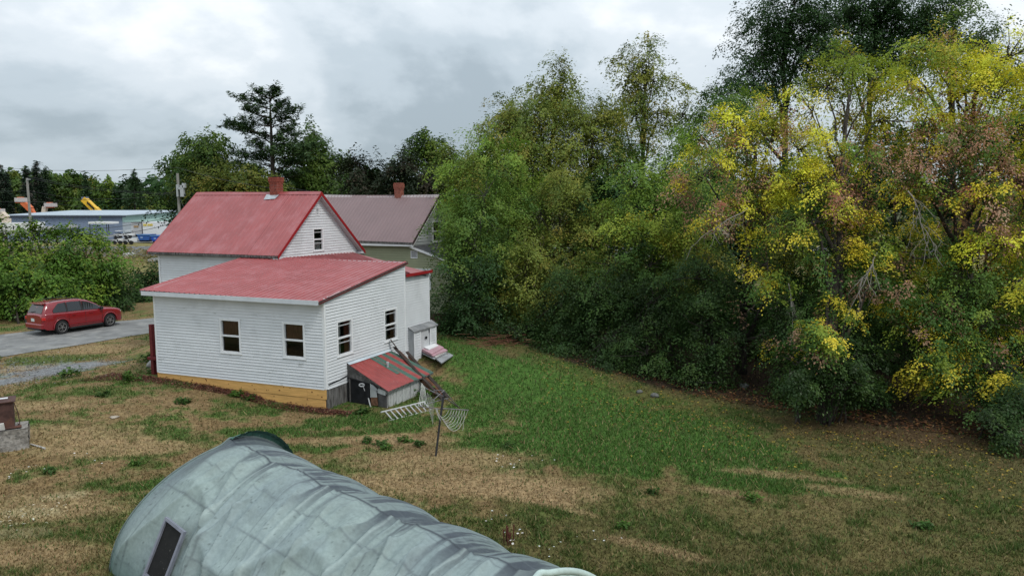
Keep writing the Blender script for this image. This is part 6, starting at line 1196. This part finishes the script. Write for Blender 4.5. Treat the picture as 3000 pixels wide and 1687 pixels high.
gcl = Cg * rng.uniform(.75, 1.35, n)[:, None]; pk = rng.random(n) < .14; gcl[pk] = np.array((.33, .25, .12)) * rng.uniform(.7, 1.1, pk.sum())[:, None]; pk = (rng.random(n) < .12); gcl[pk] = np.array((.07, .13, .03)) * rng.uniform(.6, 1.2, pk.sum())[:, None]
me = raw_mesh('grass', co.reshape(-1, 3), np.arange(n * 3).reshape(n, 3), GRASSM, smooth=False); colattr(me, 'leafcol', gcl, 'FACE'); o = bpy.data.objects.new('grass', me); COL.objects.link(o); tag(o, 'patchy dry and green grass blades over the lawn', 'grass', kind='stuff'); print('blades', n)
def scatter(name, label, cat, n, area, size, cols, h=(.01, .03), flat=.9, cond=None, m=1, cr=.05, asp=.56, mtl=LEAF, droop=0., rise=2.0):
    X, Y = area(n); z = terr(X, Y) + rng.uniform(h[0], h[1], n); P = np.stack([X, Y, z], 1)
    Q, C = leaves(P, np.tile((0, 0, 1.), (n, 1)), m, size, cr, cols, flat=.5, droop=droop, asp=asp, rise=rise)
    me = raw_mesh(name, Q.reshape(-1, 3), np.arange(len(Q) * 4).reshape(-1, 4), mtl, smooth=False); colattr(me, 'leafcol', C, 'FACE'); o = bpy.data.objects.new(name, me); COL.objects.link(o); return tag(o, label, cat, kind='stuff')
ex = np.array([-4.5, -1.6, 2.7, 6., 9.8, 14.7, 20.]); ey = np.array([37.6, 34.6, 28.5, 25.2, 22.9, 20.4, 18.])
def ar1(n): X = rng.uniform(1, 17, n); Y = np.interp(X, ex, ey) + rng.normal(-2.2, 2.2, n); return X, Y
scatter('fallen_leaves', 'yellow and brown fallen leaves scattered on the lawn below the maples', 'fallen leaves', 2600, ar1, .075, [((.40, .30, .05), 3), ((.32, .21, .05), 2), ((.26, .13, .06), 2)], asp=.7)
def ar2(n): X = rng.uniform(-5, 15, n); X = np.where((X < 6) & (rng.random(n) < .6), rng.uniform(7, 15, n), X); Y = np.interp(X, ex, ey) + np.abs(rng.normal(0, 1.2, n)) + .2; return X, Y
scatter('leaf_litter', 'reddish brown leaf litter along the shaded edge of the wood', 'leaf litter', 2800, ar2, .12, [((.15, .07, .035), 3), ((.24, .12, .05), 1), ((.08, .045, .025), 2)])
# mulch bank against the pine boards
def mul(u, v):
    a = -1.1 + 10.8 * u; b = -.02 - (.55 + .12 * math.sin(a * 1.3) + 1.5 * max(0, a - 7.2) * .22) * v; p = W(a, b, 0); tz = float(terr(p.x, p.y))
    f = float(np.interp(a, [-1.1, 0, 1.84, 2.56, 3.0, 3.66, 4.86, 6.14, 7.39, 8.4, 9.7], [.02, .02, .02, .13, .27, .28, .38, .41, .48, .50, .46])) - tz + .01; n_ = float(fbm(np.array(p.x), np.array(p.y), 2.2, 3, 61)) - .5
    p.z = tz + (f * (1 - v) ** 1.2 + n_ * .09 * (1 - v) ** .5 * (v > 0)) - .03 * v + .012 * random.random(); return p
m = MB(); m.grid(mul, 120, 14); MUL = mat('bark_mulch', (.115, .048, .034), .95, .4, 14, .9, 40, col2=(.055, .028, .022), thr=(.45, .6), s2=9)
tag(m.build('mulch_bank', MUL), kind='structure')
mp_ = [mul(random.random(), random.random() ** .8 * .98) for _ in range(9000)]; P = np.array([tuple(q) for q in mp_]); P[:, 2] += .015
Q, C = leaves(P, np.tile((0, 0, 1.), (len(P), 1)), 1, .085, .03, [((.19, .075, .05), 3), ((.10, .045, .03), 2), ((.27, .15, .11), 1.2), ((.05, .028, .022), 1)], flat=.6, droop=0, asp=.35, rise=1.0)
me = raw_mesh('mulch_chips', Q.reshape(-1, 3), np.arange(len(Q) * 4).reshape(-1, 4), LEAF, smooth=False); colattr(me, 'leafcol', C, 'FACE'); o = bpy.data.objects.new('mulch_chips', me); COL.objects.link(o); tag(o, 'reddish brown wood chips banked along the pine boards', 'mulch', kind='stuff')
# broad-leaved weeds: countable clumps on the lawn
WEEDS = [(690, 1160, .32, 'bright', 'pale green weed clump in the grass in front of the mulch'), (730, 1170, .25, 'green', 'small weed clump right of the pale one at the mulch edge'), (1075, 1296, .18, 'green', 'left small dandelion clump between shelter and shed'), (1115, 1305, .22, 'green', 'middle dandelion clump between shelter and shed'), (1190, 1293, .24, 'bright', 'bright dandelion clump nearest the clothesline on its left'), (1225, 1304, .16, 'green', 'tiny dandelion clump left of the clothesline pole'), (1130, 1316, .18, 'bright', 'bright small clump in front of the middle dandelion'), (1485, 1310, .2, 'green', 'grass tuft at the edge of the bright green lawn right of the clothesline'), (2205, 1462, .26, 'bright', 'bright grass tuft in the middle of the olive lawn'), (1827, 1546, .16, 'bright', 'bright small tuft right of the shelter in the dry lawn'), (1910, 1445, .16, 'dark', 'small dark tuft left of the flat rosette'), (2700, 1545, .25, 'green', 'pale-leaved weed clump at lower right'), (395, 1360, .2, 'bright', 'small upright weed in the dry lawn left of the shelter'), (145, 1385, .15, 'green', 'small clump among white scraps at left'), (540, 1180, .3, 'dark', 'dark weed clump in the lawn left of the mulch'), (300, 1160, .35, 'green', 'dark green weed patch in front of the gravel, left part'), (375, 1118, .4, 'bright', 'bright green weed at the left tip of the mulch'), (205, 1105, .4, 'bright', 'leafy green weed patch at the near edge of the gravel'), (430, 1060, .4, 'green', 'tall green weeds at the foot of the red porch railing'), (452, 1090, .3, 'green', 'weeds around the stone at the corner of the house'), (1060, 1210, .3, 'green', 'lush weeds in front of the black shed door'), (1250, 1165, .45, 'bright', 'bramble leaves between the shed and the clothesline'), (1230, 1030, .35, 'green', 'dark leafy weed beside the foam stack')]
for px, py, r, pl, lb in WEEDS:
    b = G(px, py); t = thing('weed', lb, 'weed', b, 'weeds in the lawn'); r *= .72; pl = 'green' if pl == 'dark' else pl; n = int(14 + r * 60); P = np.array(b)[None] + rng.normal(0, 1, (n, 3)) * np.array((r * .55, r * .5, .02)) + np.array((0, 0, .02 + r * .08)) ; tall = 1.6 if r > .27 else .3; P[:, 2] += rng.random(n) * r * tall * .6
    Q, C = leaves(P, np.tile((0, 0, .6), (n, 1)), 9, .12 if r > .2 else .09, .09, PAL['w' + pl], droop=.3); foliage('leaves', Q, C, t)
m = MB(); b = G(1487, 1590)
for i in range(9): q = b + Vector((random.uniform(-.12, .12), random.uniform(-.1, .1), 0)); m.tube([q, q + Vector((random.uniform(-.05, .05), 0, random.uniform(.2, .42)))], [.012, .02], 4)
t = thing('dock_plant', 'dark red-brown dead dock stalks beside the shelter', 'weed', b); m.build('stalks', mat('dock_seed', (.10, .03, .022), .95), t, kind='stuff')
# white flower heads
def ar3(n):
    k = [(1460, 1352), (1560, 1350), (1500, 1372), (1520, 1590), (1480, 1560), (1600, 1610), (1440, 1530), (60, 1410), (95, 1375), (270, 1350), (1755, 1590)]; c = [G(*k[i % len(k)]) for i in range(n)]; return np.array([q.x for q in c]) + rng.normal(0, .28, n), np.array([q.y for q in c]) + rng.normal(0, .2, n)
scatter('white_flowers', 'small white flower heads dotted in the dry lawn', 'flowers', 55, ar3, .055, [((.72, .72, .68), 1)], h=(.04, .10), asp=1.)
def ar4(n):
    c = [G(*q) for q in ((95, 1500), (40, 1510), (60, 1530), (130, 1480))]; i = rng.integers(0, 4, n); return np.array([c[k].x for k in i]) + rng.normal(0, .35, n), np.array([c[k].y for k in i]) + rng.normal(0, .2, n)
scatter('wood_shavings', 'pale wood shavings scattered on the dry lawn at left', 'shavings', 90, ar4, .09, [((.55, .46, .26), 1), ((.62, .58, .45), 1)], asp=.4)
def ar5(n):
    c = [G(170, 1085), G(20, 1120), G(60, 1075)]; i = rng.integers(0, 3, n); return np.array([c[k].x for k in i]) + rng.normal(0, 1.5, n), np.array([c[k].y for k in i]) + rng.normal(0, 1.0, n)
scatter('gravel_stones', 'loose grey gravel stones of the parking patch', 'gravel', 2200, ar5, .07, [((.24, .245, .25), 3), ((.15, .155, .16), 2), ((.34, .34, .33), 1)], asp=.8)
def ar6(n): u = rng.random(n); v = rng.random(n); k = [up[int(min(6, x * 7))].lerp(dn[int(min(6, x * 7))], y) for x, y in zip(u, v)]; return np.array([q.x for q in k]) + rng.normal(0, 1.5, n), np.array([q.y for q in k]) + rng.normal(0, .4, n)
# reddish brush pile under the wood edge
bp = G(1455, 1010); m = MB()
for i in range(130):
    c = bp + Vector((random.gauss(.2, .8), random.gauss(.3, .45), abs(random.gauss(.1, .14)))); a = random.random() * 6.28; L = random.uniform(.3, .9); d = Vector((math.cos(a), math.sin(a) * .6, random.uniform(-.15, .2))) * L; m.tube([c - d / 2, c + d / 2 + Vector((0, 0, random.uniform(-.05, .05)))], [.014, .007], 4)
o = m.build('brush_pile', mat('red_brown_brush', (.17, .075, .045), .95, .3, 6)); tag(o, 'heap of reddish brown cut brush at the foot of the wood', 'brush pile', kind='stuff'); rebase(o, bp)
for i, (x, y, r) in enumerate(((1873, 1150, .10), (1918, 1162, .13), (2180, 1135, .14))): stone(x, y, r, mat('mossy_stone', (.13, .13, .12), .9, .3, 6), ('small grey stone lying at the shaded lawn edge, leftmost', 'small grey stone at the shaded lawn edge, second from left', 'grey stone in the shade under the leftmost turning maple')[i])
stone(380, 757, .7, mat('pale_boulder', (.42, .41, .39), .9, .2, 2), 'pale boulder in the dry field beyond the hedge'); stone(455, 768, .8, mat('pale_boulder', (.42, .41, .39), .9, .2, 2), 'flat pale boulder in the field beside the house corner', .4)
# fence posts of dead weeds in the field: tall dry stalks as ground cover
def ar7(n): X = rng.uniform(-75, -40, n); Y = rng.uniform(62, 104, n); return X, Y
scatter('field_weeds', 'dry yellowish weeds covering the field beyond the hedge', 'field weeds', 5000, ar7, .5, [((.26, .21, .08), 3), ((.16, .15, .05), 2), ((.33, .27, .14), 1)], h=(.1, .5), asp=.25, m=2, cr=.4, rise=.3)
